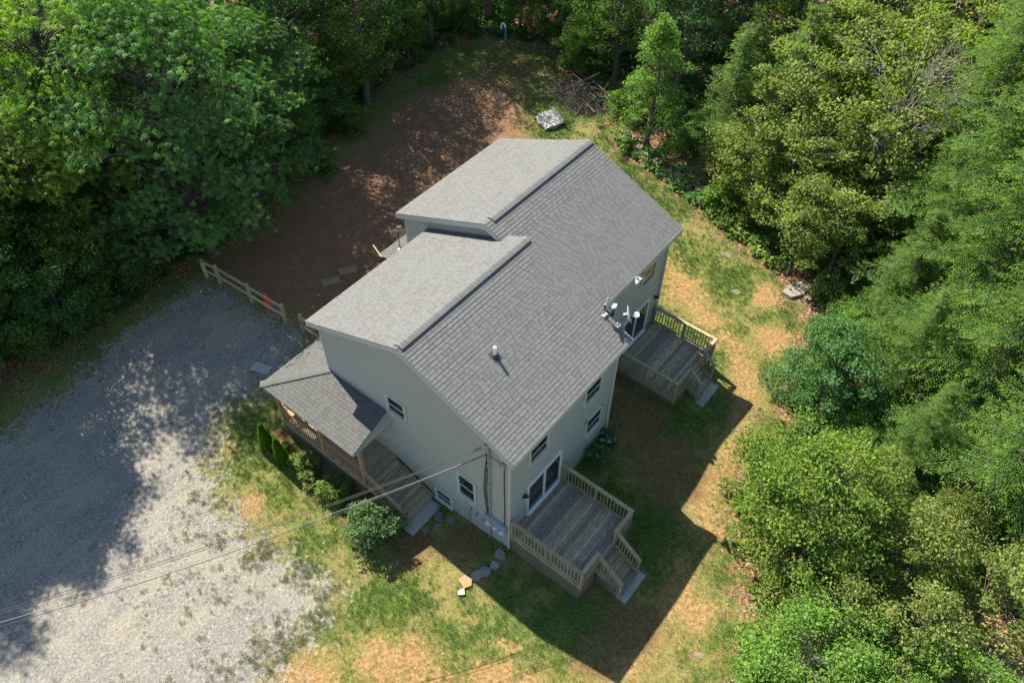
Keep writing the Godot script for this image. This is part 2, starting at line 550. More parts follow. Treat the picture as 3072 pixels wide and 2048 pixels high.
func build_cover() -> void:
	rng.seed = 77
	# grass tufts
	var b := mb()
	for k in 9:
		var a := TAU * k / 9.0 + rng.randf() * 0.5
		var d := Vector3(cos(a), 0, sin(a))
		var s := Vector3(-d.z, 0, d.x) * 0.007
		var p := d * rng.randf_range(0.0, 0.035)
		var h := rng.randf_range(0.035, 0.075)
		var tip := p + d * rng.randf_range(0.02, 0.06) + Vector3(0, h, 0)
		b.tri(p - s, p + s, tip)
	var gm := StandardMaterial3D.new()
	gm.vertex_color_use_as_albedo = true
	gm.roughness = 0.7
	gm.backlight_enabled = true
	gm.backlight = Color(0.35, 0.35, 0.2)
	var tuft := b.mesh(gm)
	var xf := []
	var cols := []
	var tries := 0
	while xf.size() < 62000 and tries < 400000:
		tries += 1
		var x := rng.randf_range(-19.0, 14.0)
		var z := rng.randf_range(-28.0, 12.0)
		if z > -12.0 and x < -8.0 and rng.randf() < 0.3:
			continue
		var lv := live_at(x, z)
		if rng.randf() > 0.10 + lv * 1.5 or lv < 0.02 or under_building(x, z) or pdist(CLEAR, x, z) < -0.4:
			continue
		var sc := rng.randf_range(0.55, 1.25) * (0.7 + lv * 0.6)
		xf.append(Transform3D(Basis(Vector3.UP, rng.randf() * TAU).scaled(Vector3(sc, sc * rng.randf_range(0.6, 1.2), sc)), on(x, z, -0.004)))
		var dry := clampf(1.0 - lv * 1.7 + rng.randf_range(-0.35, 0.35), 0, 1)
		var col := Color(0.105, 0.155, 0.028).lerp(Color(0.19, 0.17, 0.075), dry) * rng.randf_range(0.75, 1.25)
		cols.append(col)
	scatter("lawn_grass", tuft, xf, cols, "short patchy lawn grass around the house", "grass")
	# weeds that have come up through the gravel
	xf = []
	cols = []
	while xf.size() < 2600:
		var x := rng.randf_range(-15.0, 1.0)
		var z := rng.randf_range(0.0, 15.0)
		var d := pdist(GRAVEL, x, z)
		if d < 0.0 or rng.randf() > exp(-d * 0.7) * clampf((x + 8.5) / 5.0, 0.06, 1.0) + 0.008 or ghn.get_noise_2d(x * 4.0, z * 4.0) < -0.02:
			continue
		var sc := rng.randf_range(0.7, 1.5)
		for k in 3:
			var px := x + rng.randfn() * 0.07
			var pz := z + rng.randfn() * 0.07
			xf.append(Transform3D(Basis(Vector3.UP, rng.randf() * TAU).scaled(Vector3(sc, sc * 0.8, sc)), on(px, pz, 0.006)))
			cols.append(Color(0.07, 0.115, 0.03).lerp(Color(0.22, 0.18, 0.08), rng.randf() * 0.7))
	scatter("gravel_weeds", tuft, xf, cols, "small weeds growing through the pale gravel driveway", "weeds")
	# loose stones on the gravel and its ragged edge
	b = mb()
	stone_shape(b, Vector3.ZERO, Vector3(0.5, 0.3, 0.42), 3, Color.WHITE)
	var sm := StandardMaterial3D.new()
	sm.vertex_color_use_as_albedo = true
	sm.roughness = 0.9
	var pebble := b.mesh(sm)
	xf = []
	cols = []
	while xf.size() < 26000:
		var x := rng.randf_range(-16.0, 2.5)
		var z := rng.randf_range(-2.6, 14.5)
		var d := pdist(GRAVEL, x, z)
		if d < -0.6 or (d < 0.0 and rng.randf() > exp(d * 5.0)):
			continue
		if rng.randf() > 0.25 + 0.9 * exp(-maxf(d, 0.0) * 0.6):
			continue
		var sc := rng.randf_range(0.012, 0.036) * (1.0 + pow(rng.randf(), 8.0))
		xf.append(Transform3D(Basis.from_euler(Vector3(rng.randf() * 0.6, rng.randf() * TAU, rng.randf() * 0.6)).scaled(Vector3.ONE * sc), on(x, z, 0.008 + sc * 0.1)))
		var t := rng.randf_range(0.11, 0.29)
		cols.append(Color(t, t * 0.97, t * 0.92))
	scatter("loose_stones", pebble, xf, cols, "loose crushed stones on the driveway surface and edges", "gravel")
	# fallen leaves on the bare soil and under the trees
	b = mb()
	b.leaf(Vector3(-0.04, 0.008, 0), Vector3.RIGHT, Vector3.UP, 0.08, 0.05, Color.WHITE)
	var lit := b.mesh(sm)
	xf = []
	cols = []
	while xf.size() < 26000:
		var x := rng.randf_range(-26.0, 20.0)
		var z := rng.randf_range(-36.0, 6.0)
		var d := pdist(CLEAR, x, z)
		if under_building(x, z) or (d > 0 and rng.randf() > (0.006 if pdist(SOIL, x, z) > 0 else 0.006) + exp(-d * 3.0)):
			continue
		xf.append(Transform3D(Basis.from_euler(Vector3(rng.randfn() * 0.3, rng.randf() * TAU, rng.randfn() * 0.3)).scaled(Vector3.ONE * rng.randf_range(0.7, 1.5)), on(x, z, 0.01)))
		cols.append(Color(0.22, 0.12, 0.06).lerp(Color(0.45, 0.32, 0.2), rng.randf()))
	scatter("leaf_litter", lit, xf, cols, "brown fallen leaves lying on the woodland floor", "leaves")

# an irregular stone: faceted, flattened ball
func stone_shape(b: MB, at: Vector3, s: Vector3, sd: int, col: Color, turn := 0.0) -> void:
	var r := RandomNumberGenerator.new()
	r.seed = sd
	var rows := 4
	var sides := 7
	var pts := []
	for j in rows + 1:
		var ring := []
		var ph := PI * j / rows
		for i in sides:
			var th := TAU * i / sides
			var k := r.randf_range(0.78, 1.12)
			var p := Vector3(sin(ph) * cos(th), cos(ph), sin(ph) * sin(th)) * k
			if j == 0 or j == rows:
				p = Vector3(0, cos(ph) * 0.9, 0)
			p = Vector3(signf(p.x) * pow(absf(p.x), 0.8), signf(p.y) * pow(absf(p.y), 0.7), signf(p.z) * pow(absf(p.z), 0.8))
			ring.append(at + (p * s).rotated(Vector3.UP, turn))
		pts.append(ring)
	for j in rows:
		for i in sides:
			var i2 := (i + 1) % sides
			b.quad(pts[j + 1][i], pts[j][i], pts[j][i2], pts[j + 1][i2], col)

# ---------------------------------------------------------------- house
const SL := 5.0009   # slope length
const CS := 0.9198
const SN := 0.3923
const EXPO := 0.142

# lays courses of shingles on a plane. T: x along the course, y outward, z down the slope, origin on the upper edge
# the first `single` shingles become pieces of their own under `roof`, the rest goes into `rest`
var tab := {}
var shingle_now: Material
func shingle_mesh(w: int, tone: int) -> Mesh:
	var key := "%d %d %d" % [w, tone, shingle_now.get_instance_id()]
	if not tab.has(key):
		var b := mb()
		shingle_geo(b, -0.5 * w * 0.01 + 0.004, 0.5 * w * 0.01 - 0.004, -0.5 * w * 0.01 + 0.004, 0.5 * w * 0.01 - 0.004, 0.0, -0.2, 0.0, Transform3D.IDENTITY, shingle_tone(tone))
		tab[key] = b.mesh(shingle_now)
	return tab[key]

func shingle_tone(t: int) -> Color:
	var k: float = [0.84, 0.90, 0.95, 1.0, 1.03, 1.09, 0.97][t % 7]
	var tint: Color = [Color(1, 1, 1), Color(0.99, 1.0, 0.98), Color(1.0, 1.0, 0.99), Color(0.98, 1.0, 1.0), Color(1, 1, 1), Color(1.0, 1.0, 0.98), Color(0.95, 1.0, 0.97)][t % 7]
	return Color(tint.r * k, tint.g * k, tint.b * k)

func shingle_geo(b: MB, al: float, ah: float, tl: float, th: float, sb: float, st: float, lift: float, T: Transform3D, col: Color) -> void:
	var h := 0.023 + lift
	var p := [Vector3(al, h, sb), Vector3(ah, h, sb), Vector3(th, 0.002, st), Vector3(tl, 0.002, st), Vector3(al, -0.002, sb), Vector3(ah, -0.002, sb)]
	for i in 6:
		p[i] = T * p[i]
	b.quad(p[0], p[1], p[2], p[3], col)
	b.quad(p[4], p[5], p[1], p[0], col)
	b.tri(p[5], p[2], p[1], col)
	b.tri(p[0], p[3], p[4], col)

func shingles(T: Transform3D, ls: float, lo: Callable, hi: Callable, rest: MB, roof: Node, single: Callable) -> void:
	var courses := int(ceil(ls / EXPO))
	var left: int = rest.get_meta("left") if rest.has_meta("left") else 0
	for k in courses:
		var sb := ls + 0.012 - k * EXPO
		var st := maxf(sb - 0.2, 0.0)
		var a: float = lo.call(sb) - rng.randf() * 0.3
		var end: float = hi.call(sb)
		var wob := rng.randf_range(-0.002, 0.002)
		while a < end:
			var w: int = [22, 25, 28, 31, 34][rng.randi() % 5]
			var tone := rng.randi() % 7
			var a0 := a + 0.004
			var a1 := a + w * 0.01 - 0.004
			a += w * 0.01
			var l0: float = lo.call(sb)
			var l1: float = lo.call(st)
			var h1: float = hi.call(st)
			if a1 < minf(l0, l1) + 0.02 or a0 > maxf(end, h1) - 0.02:
				continue
			if left > 0 and a0 > l0 and a1 < end and a0 > l1 and a1 < h1 and st > 0.0 and single.call(0.5 * (a0 + a1), sb):
				left -= 1
				put("shingle", shingle_mesh(w, tone), roof, T * Transform3D(Basis.IDENTITY, Vector3((a0 + a1) * 0.5, wob * 0.5, sb)))
				continue
			shingle_geo(rest, clampf(a0, l0, end), clampf(a1, l0, end), clampf(a0, l1, h1), clampf(a1, l1, h1), sb, st, wob, T, shingle_tone(tone))
	rest.set_meta("left", left)

# folded cap pieces along a ridge or hip from a to b; sides dip by dl/dr per metre
func ridge_caps(roof: Node, a: Vector3, b: Vector3, side: Vector3, dip_l: float, dip_r: float, wl: float, lift: float) -> void:
	var d := (b - a).normalized()
	var len := (b - a).length()
	var up := side.cross(d).normalized()
	if up.y < 0:
		up = -up
	var nt := 4
	var caps := []
	for t in nt:
		var c := mb()
		var col := shingle_tone([3, 2, 5, 1][t])
		var prof := [Vector2(-wl, -dip_l * wl - 0.002), Vector2(-wl, -dip_l * wl + 0.02), Vector2(-wl * 0.45, -dip_l * wl * 0.40 + 0.012), Vector2(0, 0.004), Vector2(wl * 0.45, -dip_r * wl * 0.40 + 0.012), Vector2(wl, -dip_r * wl + 0.02), Vector2(wl, -dip_r * wl - 0.002)]
		for i in prof.size() - 1:
			var p: Vector2 = prof[i]
			var q: Vector2 = prof[i + 1]
			# butt end (z = 0) rides on the piece before it
			c.quad(Vector3(p.x, p.y + 0.012, 0.0), Vector3(q.x, q.y + 0.012, 0.0), Vector3(q.x, q.y, -0.2), Vector3(p.x, p.y, -0.2), col)
			c.quad(Vector3(p.x, p.y - 0.02, 0.0), Vector3(q.x, q.y - 0.02, 0.0), Vector3(q.x, q.y + 0.012, 0.0), Vector3(p.x, p.y + 0.012, 0.0), col)
		caps.append(c.mesh(shingle_now))
	var count := int(len / 0.145)
	var B := Basis(side, up, -d) if side.cross(up).dot(-d) > 0 else Basis(-side, up, -d)
	for i in count:
		var s := (i + 0.0) * len / count
		put("ridge_cap", caps[rng.randi() % nt], roof, Transform3D(B, a + d * s + up * (lift + rng.randf_range(-0.003, 0.003))))

func window(house: Node, lo: Vector3, hi: Vector3, out: Vector3, sashes := true) -> void:
	# lo..hi span the casing on the wall plane; out is the wall's outward normal
	var along := Vector3(absf(out.z), 0, absf(out.x))
	var w := (hi - lo).dot(along)
	var h := hi.y - lo.y
	var cn := (lo + hi) * 0.5
	var X := along
	var Z := out
	var Y := Vector3.UP
	if X.cross(Y).dot(Z) < 0:
		X = -X
	var T := Transform3D(Basis(X, Y, Z), cn)
	var f := mb()
	var c := 0.085
	f.box(Vector3(-w / 2 + c / 2, 0, 0.02), Vector3(c, h, 0.05))
	f.box(Vector3(w / 2 - c / 2, 0, 0.02), Vector3(c, h, 0.05))
	f.box(Vector3(0, h / 2 - c / 2, 0.02), Vector3(w - 2 * c, c, 0.046))
	var fr := put("window", f.mesh(M.trim), house, T)
	var s := mb()
	s.box(Vector3(0, -h / 2 + 0.035, 0.045), Vector3(w + 0.02, 0.06, 0.09))
	make("sill", s, M.trim, fr)
	var iw := w - 2 * c
	var ih := h - 2 * c
	for k in 2:
		var y0 := -ih / 2 + k * ih / 2
		var z := 0.005 + 0.012 * k
		var p := mb()
		p.box(Vector3(0, y0 + ih / 4, z), Vector3(iw - 0.06, ih / 2 - 0.06, 0.006))
		make("pane", p, M.glass, fr)
		var q := mb()
		var e := 0.035
		q.box(Vector3(0, y0 + e / 2, z + 0.008), Vector3(iw, e, 0.022))
		q.box(Vector3(0, y0 + ih / 2 - e / 2, z + 0.008), Vector3(iw, e, 0.022))
		q.box(Vector3(-iw / 2 + e / 2, y0 + ih / 4, z + 0.008), Vector3(e, ih / 2 - 2 * e, 0.020))
		q.box(Vector3(iw / 2 - e / 2, y0 + ih / 4, z + 0.008), Vector3(e, ih / 2 - 2 * e, 0.020))
		make("sash", q, M.trim, fr)

func sliding_door(house: Node, x: float, z0: float, z1: float, y0: float, y1: float) -> void:
	var f := mb()
	var h := y1 - y0
	var w := z0 - z1
	var c := 0.065
	f.box(Vector3(x + 0.03, (y0 + y1) / 2, z0 - c / 2), Vector3(0.08, h, c))
	f.box(Vector3(x + 0.03, (y0 + y1) / 2, z1 + c / 2), Vector3(0.08, h, c))
	f.box(Vector3(x + 0.03, y1 - c / 2, (z0 + z1) / 2), Vector3(0.076, c, w - 2 * c))
	f.box(Vector3(x + 0.05, y0 + 0.03, (z0 + z1) / 2), Vector3(0.14, 0.06, w - 2 * c))
	var d := make("sliding_door", f, M.white, house)
	for k in 2:
		var a := z0 - c - k * (w / 2 - c)
		var b := a - (w / 2 - c)
		var xo := x + 0.012 + 0.018 * k
		var s := mb()
		var e := 0.05
		s.box(Vector3(xo + 0.01, (y0 + y1) / 2, a - e / 2), Vector3(0.03, h - 2 * c + 0.02, e))
		s.box(Vector3(xo + 0.01, (y0 + y1) / 2, b + e / 2), Vector3(0.03, h - 2 * c + 0.02, e))
		s.box(Vector3(xo + 0.01, y1 - c - e / 2, (a + b) / 2), Vector3(0.028, e, a - b - 2 * e))
		s.box(Vector3(xo + 0.01, y0 + 0.06 + e / 2, (a + b) / 2), Vector3(0.028, e, a - b - 2 * e))
		make("door_panel", s, M.white, d)
		var g := mb()
		g.box(Vector3(xo, (y0 + y1) / 2 - 0.01, (a + b) / 2), Vector3(0.008, h - 2 * c - 2 * e + 0.06, a - b - 2 * e + 0.01))
		make("pane", g, M.glass, d)

func gable_block(b: MB, x0: float, x1: float, z0: float, z1: float, y0: float, ye: float, ya: float) -> void:
	var xm := (x0 + x1) / 2
	var p := func(z): return [Vector3(x0, y0, z), Vector3(x1, y0, z), Vector3(x1, ye, z), Vector3(xm, ya, z), Vector3(x0, ye, z)]
	var f: Array = p.call(z0)
	var g: Array = p.call(z1)
	b.quad(f[0], f[1], f[2], f[4]); b.tri(f[4], f[2], f[3])
	b.quad(g[1], g[0], g[4], g[2]); b.tri(g[2], g[4], g[3])
	b.quad(f[1], g[1], g[2], f[2])
	b.quad(g[0], f[0], f[4], g[4])

func build_house() -> void:
	rng.seed = 3
	shingle_now = M.shingle
	var house := thing("duplex_house", "two storey pale sage duplex house with offset grey shingle gable roofs", "house")
	var d := 1.596
	var units := [[0.0, 0.0, -6.462, -0.255, -6.25], [-d, -6.067, -12.467, -6.25, -12.21]]
	var rest := mb()
	rest.set_meta("left", 300)
	for u in 2:
		var xo: float = units[u][0]
		var za: float = units[u][1]
		var zb: float = units[u][2]
		var w := mb()
		gable_block(w, xo - 4.266, xo + 4.266, units[u][3], units[u][4], 0.72, 6.17, 7.985)
		make("wall", w, M.siding, house)
		var f := mb()
		f.box(Vector3(xo, 0.0, (units[u][3] + units[u][4]) / 2), Vector3(8.48, 1.45, units[u][3] - units[u][4] - 0.05))
		make("foundation", f, M.foundation, house)
		# roof body: two slabs
		var r := mb()
		for s in [-1.0, 1.0]:
			var th := 0.13
			var top := func(q: float, z: float) -> Vector3: return Vector3(xo + s * q * 4.6, 8.17 - 1.962 * q - 0.022, z)
			var dn := Vector3(-s * 0.0, -th, 0)
			var A: Vector3 = top.call(0.0, za); var B: Vector3 = top.call(1.0, za); var C: Vector3 = top.call(1.0, zb); var D: Vector3 = top.call(0.0, zb)
			if s > 0:
				r.quad(A, B, C, D); r.quad(D + dn, C + dn, B + dn, A + dn)
			else:
				r.quad(D, C, B, A); r.quad(A + dn, B + dn, C + dn, D + dn)
			r.quad(A + dn, B + dn, B, A); r.quad(D, C, C + dn, D + dn); r.quad(B, B + dn, C + dn, C)
		var roof := make("roof", r, M.felt, house)
		# shingles: right slope, then left slope
		var TR := Transform3D(Basis(Vector3(0, 0, -1), Vector3(SN, CS, 0), Vector3(CS, -SN, 0)), Vector3(xo, 8.17 - 0.02, za + 0.012))
		var TL := Transform3D(Basis(Vector3(0, 0, 1), Vector3(-SN, CS, 0), Vector3(-CS, -SN, 0)), Vector3(xo, 8.17 - 0.02, zb - 0.012))
		var la := za - zb + 0.024
		var lo := func(_s): return 0.0
		var hi := func(_s): return la
		var pick := func(_a, sb): return u == 0 and sb > 2.95
		shingles(TR, SL, lo, hi, rest, roof, pick)
		shingles(TL, SL, lo, hi, rest, roof, func(_a, _s): return false)
		ridge_caps(roof, Vector3(xo, 8.17, za - 0.10 - 0.25 * u), Vector3(xo, 8.17, zb + 0.05), Vector3(1, 0, 0), 0.4265, 0.4265, 0.17, 0.030)
		# rake and eave trim
		for z in [[za, 1.0], [zb, -1.0]]:
			for s in [-1.0, 1.0]:
				var t := mb()
				var zc: float = z[0] + z[1] * 0.014
				t.hexa([Vector3(xo + s * 4.6, 6.208 - 0.24, zc), Vector3(xo, 8.17 - 0.24, zc), Vector3(xo, 8.17 - 0.24, zc - z[1] * 0.028), Vector3(xo + s * 4.6, 6.208 - 0.24, zc - z[1] * 0.028),
					Vector3(xo + s * 4.6, 6.208 - 0.03, zc), Vector3(xo, 8.17 - 0.03, zc), Vector3(xo, 8.17 - 0.03, zc - z[1] * 0.028), Vector3(xo + s * 4.6, 6.208 - 0.03, zc - z[1] * 0.028)] if s < 0 else
					[Vector3(xo, 8.17 - 0.24, zc), Vector3(xo + s * 4.6, 6.208 - 0.24, zc), Vector3(xo + s * 4.6, 6.208 - 0.24, zc - z[1] * 0.028), Vector3(xo, 8.17 - 0.24, zc - z[1] * 0.028),
					Vector3(xo, 8.17 - 0.03, zc), Vector3(xo + s * 4.6, 6.208 - 0.03, zc), Vector3(xo + s * 4.6, 6.208 - 0.03, zc - z[1] * 0.028), Vector3(xo, 8.17 - 0.03, zc - z[1] * 0.028)])
				make("rake_board", t, M.trim, house)
		for s in [-1.0, 1.0]:
			block("fascia", house, Vector3(xo + s * 4.60 - 0.014, 6.0, zb + 0.016), Vector3(xo + s * 4.60 + 0.014, 6.175, za - 0.016), M.trim)
			var sx := [xo + s * 4.586, xo + s * 4.268]
			block("soffit", house, Vector3(minf(sx[0], sx[1]), 6.015, zb + 0.02), Vector3(maxf(sx[0], sx[1]), 6.03, za - 0.02), M.trim)
	make("shingle_field", rest, M.shingle, house).set_meta("kind", "stuff")
	# corner boards
	for p in [[4.266, -0.255], [4.266, -6.25], [-4.266, -0.255], [2.67, -12.21], [-5.862, -6.25]]:
		block("corner_board", house, Vector3(p[0] - 0.05, 0.0, p[1] - 0.05), Vector3(p[0] + 0.02, 6.0, p[1] + 0.02), M.trim)
	# openings in the near gable, then the long wall, then the rear unit
	var zg := -0.255
	window(house, Vector3(1.92, 1.48, zg), Vector3(2.80, 2.92, zg), Vector3(0, 0, 1))
	window(house, Vector3(0.69, -0.23, zg - 0.02), Vector3(1.57, 0.59, zg - 0.02), Vector3(0, 0, 1))
	window(house, Vector3(-1.25, 3.72, zg), Vector3(-0.29, 4.72, zg), Vector3(0, 0, 1))
	window(house, Vector3(4.266, 4.24, -1.30), Vector3(4.266, 5.25, -2.16), Vector3(1, 0, 0))
	window(house, Vector3(4.266, 4.26, -4.36), Vector3(4.266, 5.27, -5.22), Vector3(1, 0, 0))
	window(house, Vector3(4.266, 2.02, -4.68), Vector3(4.266, 3.10, -5.54), Vector3(1, 0, 0))
	window(house, Vector3(2.67, 4.26, -10.42), Vector3(2.67, 5.28, -11.28), Vector3(1, 0, 0))
	window(house, Vector3(2.67, 4.26, -7.62), Vector3(2.67, 5.28, -8.48), Vector3(1, 0, 0))
	sliding_door(house, 4.266, -1.18, -3.14, 1.12, 3.05)
	sliding_door(house, 2.67, -9.40, -11.34, 1.12, 3.05)
	# downspouts beside the corners
	for q in [[4.30, -6.12], [2.71, -12.08]]:
		var t := mb()
		t.bar(Vector3(q[0], 5.95, q[1]), Vector3(q[0] + 0.03, 0.75, q[1]), 0.06, 0.08)
		t.bar(Vector3(q[0] + 0.28, 6.0, q[1]), Vector3(q[0], 5.85, q[1]), 0.06, 0.06)
		make("downspout", t, M.trim, house)
	# vent pipe through the right slope
	var vx := 2.05
	var vz := -2.23
	var vy := 8.17 - vx * 0.4265
	var vent := thing("roof_vent_pipe", "short white plastic vent pipe standing on the roof slope", "vent pipe", Vector3(vx, vy, vz))
	var b := mb()
	b.tube([Vector3(0, -0.12, 0), Vector3(0, 0.44, 0)], [0.055, 0.055], 14, Color.WHITE, false)
	b.tube([Vector3(0, 0.44, 0), Vector3(0, 0.30, 0)], [0.046, 0.046], 14, Color.WHITE, false)
	b.lathe(Vector3(0, 0.44, 0), Basis.IDENTITY, [Vector2(0.055, 0), Vector2(0.046, 0.002)], 14)
	make("pipe", b, M.pvc, vent)
	b = mb()
	var slope := Basis(Vector3(CS, -SN, 0), Vector3(SN, CS, 0), Vector3(0, 0, 1))
	b.box(Vector3(0, 0.012, 0), Vector3(0.36, 0.012, 0.30), slope)
	b.lathe(Vector3.ZERO, Basis.IDENTITY, [Vector2(0.12, -0.05), Vector2(0.12, 0.03), Vector2(0.075, 0.10), Vector2(0.055, 0.11)], 14)
	make("flashing_boot", b, M.rubber, vent)

# ---------------------------------------------------------------- timber decks
func rail_run(parent: Node, a: Vector3, b: Vector3, mat: Array, post_a := true, post_b := true, mid := true, h := 0.95) -> void:
	# a and b lie on the floor line (local coordinates)
	var up := Vector3(0, h, 0)
	var d := (b - a)
	var dn := d.normalized()
	stick("rail_cap", parent, a + up - dn * 0.06, b + up + dn * 0.06, 0.14, 0.038, mat[rng.randi() % mat.size()])
	stick("top_rail", parent, a + up - Vector3(0, 0.075, 0), b + up - Vector3(0, 0.075, 0), 0.038, 0.085, mat[rng.randi() % mat.size()])
	stick("bottom_rail", parent, a + Vector3(0, 0.10, 0), b + Vector3(0, 0.10, 0), 0.038, 0.085, mat[rng.randi() % mat.size()])
	var posts := []
	if post_a: posts.append(0.0)
	if post_b: posts.append(1.0)
	if mid: posts.append(0.5)
	for t in posts:
		var p: Vector3 = a.lerp(b, t)
		stick("post", parent, p - Vector3(0, 0.25, 0), p + up - Vector3(0, 0.02, 0), 0.09, 0.09, mat[rng.randi() % mat.size()])
	var m := int(d.length() / 0.135)
	for i in range(1, m):
		var t := i / float(m)
		if mid and absf(t - 0.5) * d.length() < 0.07:
			continue
		var p := a.lerp(b, t)
		stick("baluster", parent, p + Vector3(0, 0.06, 0), p + Vector3(0, h - 0.035, 0), 0.036, 0.036, mat[rng.randi() % mat.size()])

func lattice(parent: Node, a: Vector3, b: Vector3, y0a: float, y0b: float, y1: float, m: Material) -> void:
	# crossed strips between the ground line and the deck rim, from a to b (x and z used)
	var g := mb()
	var d := Vector3(b.x - a.x, 0, b.z - a.z)
	var len := d.length()
	d /= len
	var nrm := Vector3(-d.z, 0, d.x)
	var hmax := y1 - minf(y0a, y0b)
	for s in [-1.0, 1.0]:
		var t := -hmax
		while t < len + hmax:
			# strip from bottom (t) rising along s
			var pts := []
			var steps := 12
			var prev := Vector3.INF
			for k in steps + 1:
				var y := y1 - hmax + hmax * k / steps
				var q: float = t + s * (hmax * k / steps)
				var yb := lerpf(y0a, y0b, clampf(q / len, 0, 1))
				if q >= 0 and q <= len and y >= yb:
					pts.append(Vector3(a.x, 0, a.z) + d * q + Vector3(0, y, 0) + nrm * 0.006 * s)
			if pts.size() >= 2:
				g.bar(pts[0], pts[pts.size() - 1], 0.008, 0.036)
			t += 0.105
	var o := make("lattice_strips", g, m, parent)
	o.set_meta("kind", "stuff")

func deck(label: String, at: Vector3, x1: float, z1: float, open0: float, open1: float, steps: int, pad_y: float) -> void:
	# local: wall at x = 0, outer edge x = x1, near side z = 0, far side z = -z1, floor at y = 0
	var t := thing("wooden_deck", label, "deck", at, "raised back decks")
	var boards := int(x1 / 0.143)
	for i in boards:
		var x := 0.03 + (i + 0.5) * (x1 - 0.0) / boards
		var tone: Material = M.deck[rng.randi() % M.deck.size()]
		var w := x1 / boards - 0.008
		block("deck_board", t, Vector3(x - w / 2, -0.035 + rng.randf_range(-0.002, 0.002), -z1 - 0.03 + rng.randf_range(-0.01, 0.01)), Vector3(x + w / 2, 0.0 + rng.randf_range(-0.003, 0.003), 0.03 + rng.randf_range(-0.01, 0.01)), tone)
	for z in [0.0, -z1]:
		block("rim_joist", t, Vector3(0.02, -0.26, z - 0.02), Vector3(x1, -0.037, z + 0.02), M.timber[0])
	block("rim_joist", t, Vector3(x1 - 0.02, -0.26, -z1 + 0.02), Vector3(x1 + 0.02, -0.037, -0.02), M.timber[1])
	var gy := func(x: float, z: float) -> float: return gh(at.x + x, at.z + z) - at.y
	for q in [[x1 - 0.05, -0.07], [x1 - 0.05, -z1 + 0.07], [x1 - 0.05, open0], [x1 - 0.05, open1], [x1 * 0.5, -0.07], [x1 * 0.5, -z1 + 0.07]]:
		stick("support_post", t, Vector3(q[0], gy.call(q[0], q[1]) - 0.1, q[1]), Vector3(q[0], -0.04, q[1]), 0.09, 0.09, M.timber[2])
	var wm: Array = M.timber
	rail_run(t, Vector3(0.10, 0, 0.0), Vector3(x1, 0, 0.0), wm)
	rail_run(t, Vector3(0.10, 0, -z1), Vector3(x1, 0, -z1), wm)
	rail_run(t, Vector3(x1, 0, -0.09), Vector3(x1, 0, open0), wm, false, true, false)
	rail_run(t, Vector3(x1, 0, open1), Vector3(x1, 0, -z1 + 0.09), wm, true, false, false)
	lattice(t, Vector3(0.05, 0, 0.024), Vector3(x1, 0, 0.024), gy.call(0.05, 0), gy.call(x1, 0), -0.2, M.lattice)
	lattice(t, Vector3(x1 + 0.024, 0, 0), Vector3(x1 + 0.024, 0, open0), gy.call(x1, 0), gy.call(x1, open0), -0.2, M.lattice)
	lattice(t, Vector3(x1 + 0.024, 0, open1), Vector3(x1 + 0.024, 0, -z1), gy.call(x1, open1), gy.call(x1, -z1), -0.2, M.lattice)
	lattice(t, Vector3(0.05, 0, -z1 - 0.024), Vector3(x1, 0, -z1 - 0.024), gy.call(0.05, -z1), gy.call(x1, -z1), -0.2, M.lattice)
	# stairs going out from the opening
	var rise := -pad_y / (steps + 1)
	var run := 0.27
	for i in steps:
		var y := -rise * (i + 1)
		for k in 2:
			block("tread", t, Vector3(x1 + 0.03 + i * run + k * 0.137, y - 0.038, open1 + 0.03), Vector3(x1 + 0.03 + i * run + k * 0.137 + 0.133, y + rng.randf_range(-0.002, 0.002), open0 - 0.03), M.deck[rng.randi() % M.deck.size()])
		block("riser", t, Vector3(x1 + 0.022 + i * run, y, open1 + 0.03), Vector3(x1 + 0.03 + i * run - 0.003, y + rise - 0.04, open0 - 0.03), M.timber[1])
	var sx := x1 + 0.02 + steps * run
	for z in [open0, open1]:
		stick("stringer", t, Vector3(x1 - 0.02, -0.16, z), Vector3(sx, pad_y + 0.10, z), 0.036, 0.28, M.timber[1])
		rail_run(t, Vector3(x1 + 0.10, -0.02 - rise * 0.4, z), Vector3(sx - 0.05, pad_y + rise * 0.75, z), wm, false, true, false, 0.92)
		lattice(t, Vector3(x1 + 0.05, 0, z + (0.03 if z == open0 else -0.03)), Vector3(sx - 0.15, 0, z + (0.03 if z == open0 else -0.03)), pad_y, pad_y, -0.25 - rise, M.lattice)

func pad(label: String, lo: Vector3, hi: Vector3) -> void:
	var t := thing("concrete_pad", label, "concrete pad", Vector3((lo.x + hi.x) / 2, lo.y, (lo.z + hi.z) / 2), "concrete landings at the stairs")
	var b := mb(t.position)
	b.cbox((lo + hi) * 0.5, hi - lo, 0.012)
	make("slab", b, M.concrete, t)

func build_decks() -> void:
	rng.seed = 9
	deck("weathered grey wooden deck with four-tread stairs beside the meter wall", Vector3(4.27, 1.10, -0.28), 3.03, 2.93, -0.88, -1.98, 4, -0.98)
	pad("grey concrete landing at the foot of the four-tread deck stairs", Vector3(8.26, 0.0, -2.46), Vector3(8.66, 0.115, -1.14))
	deck("weathered brown wooden deck with two-tread stairs below the satellite dishes", Vector3(2.68, 1.10, -8.98), 2.96, 2.98, -1.02, -2.14, 2, -0.62)
	pad("grey concrete landing at the foot of the two-tread deck stairs", Vector3(6.18, 0.36, -11.16), Vector3(6.60, 0.50, -9.80))

# ---------------------------------------------------------------- front porch
func porch_roof(t: Node3D, at: Vector3, rest: MB) -> void:
	pass

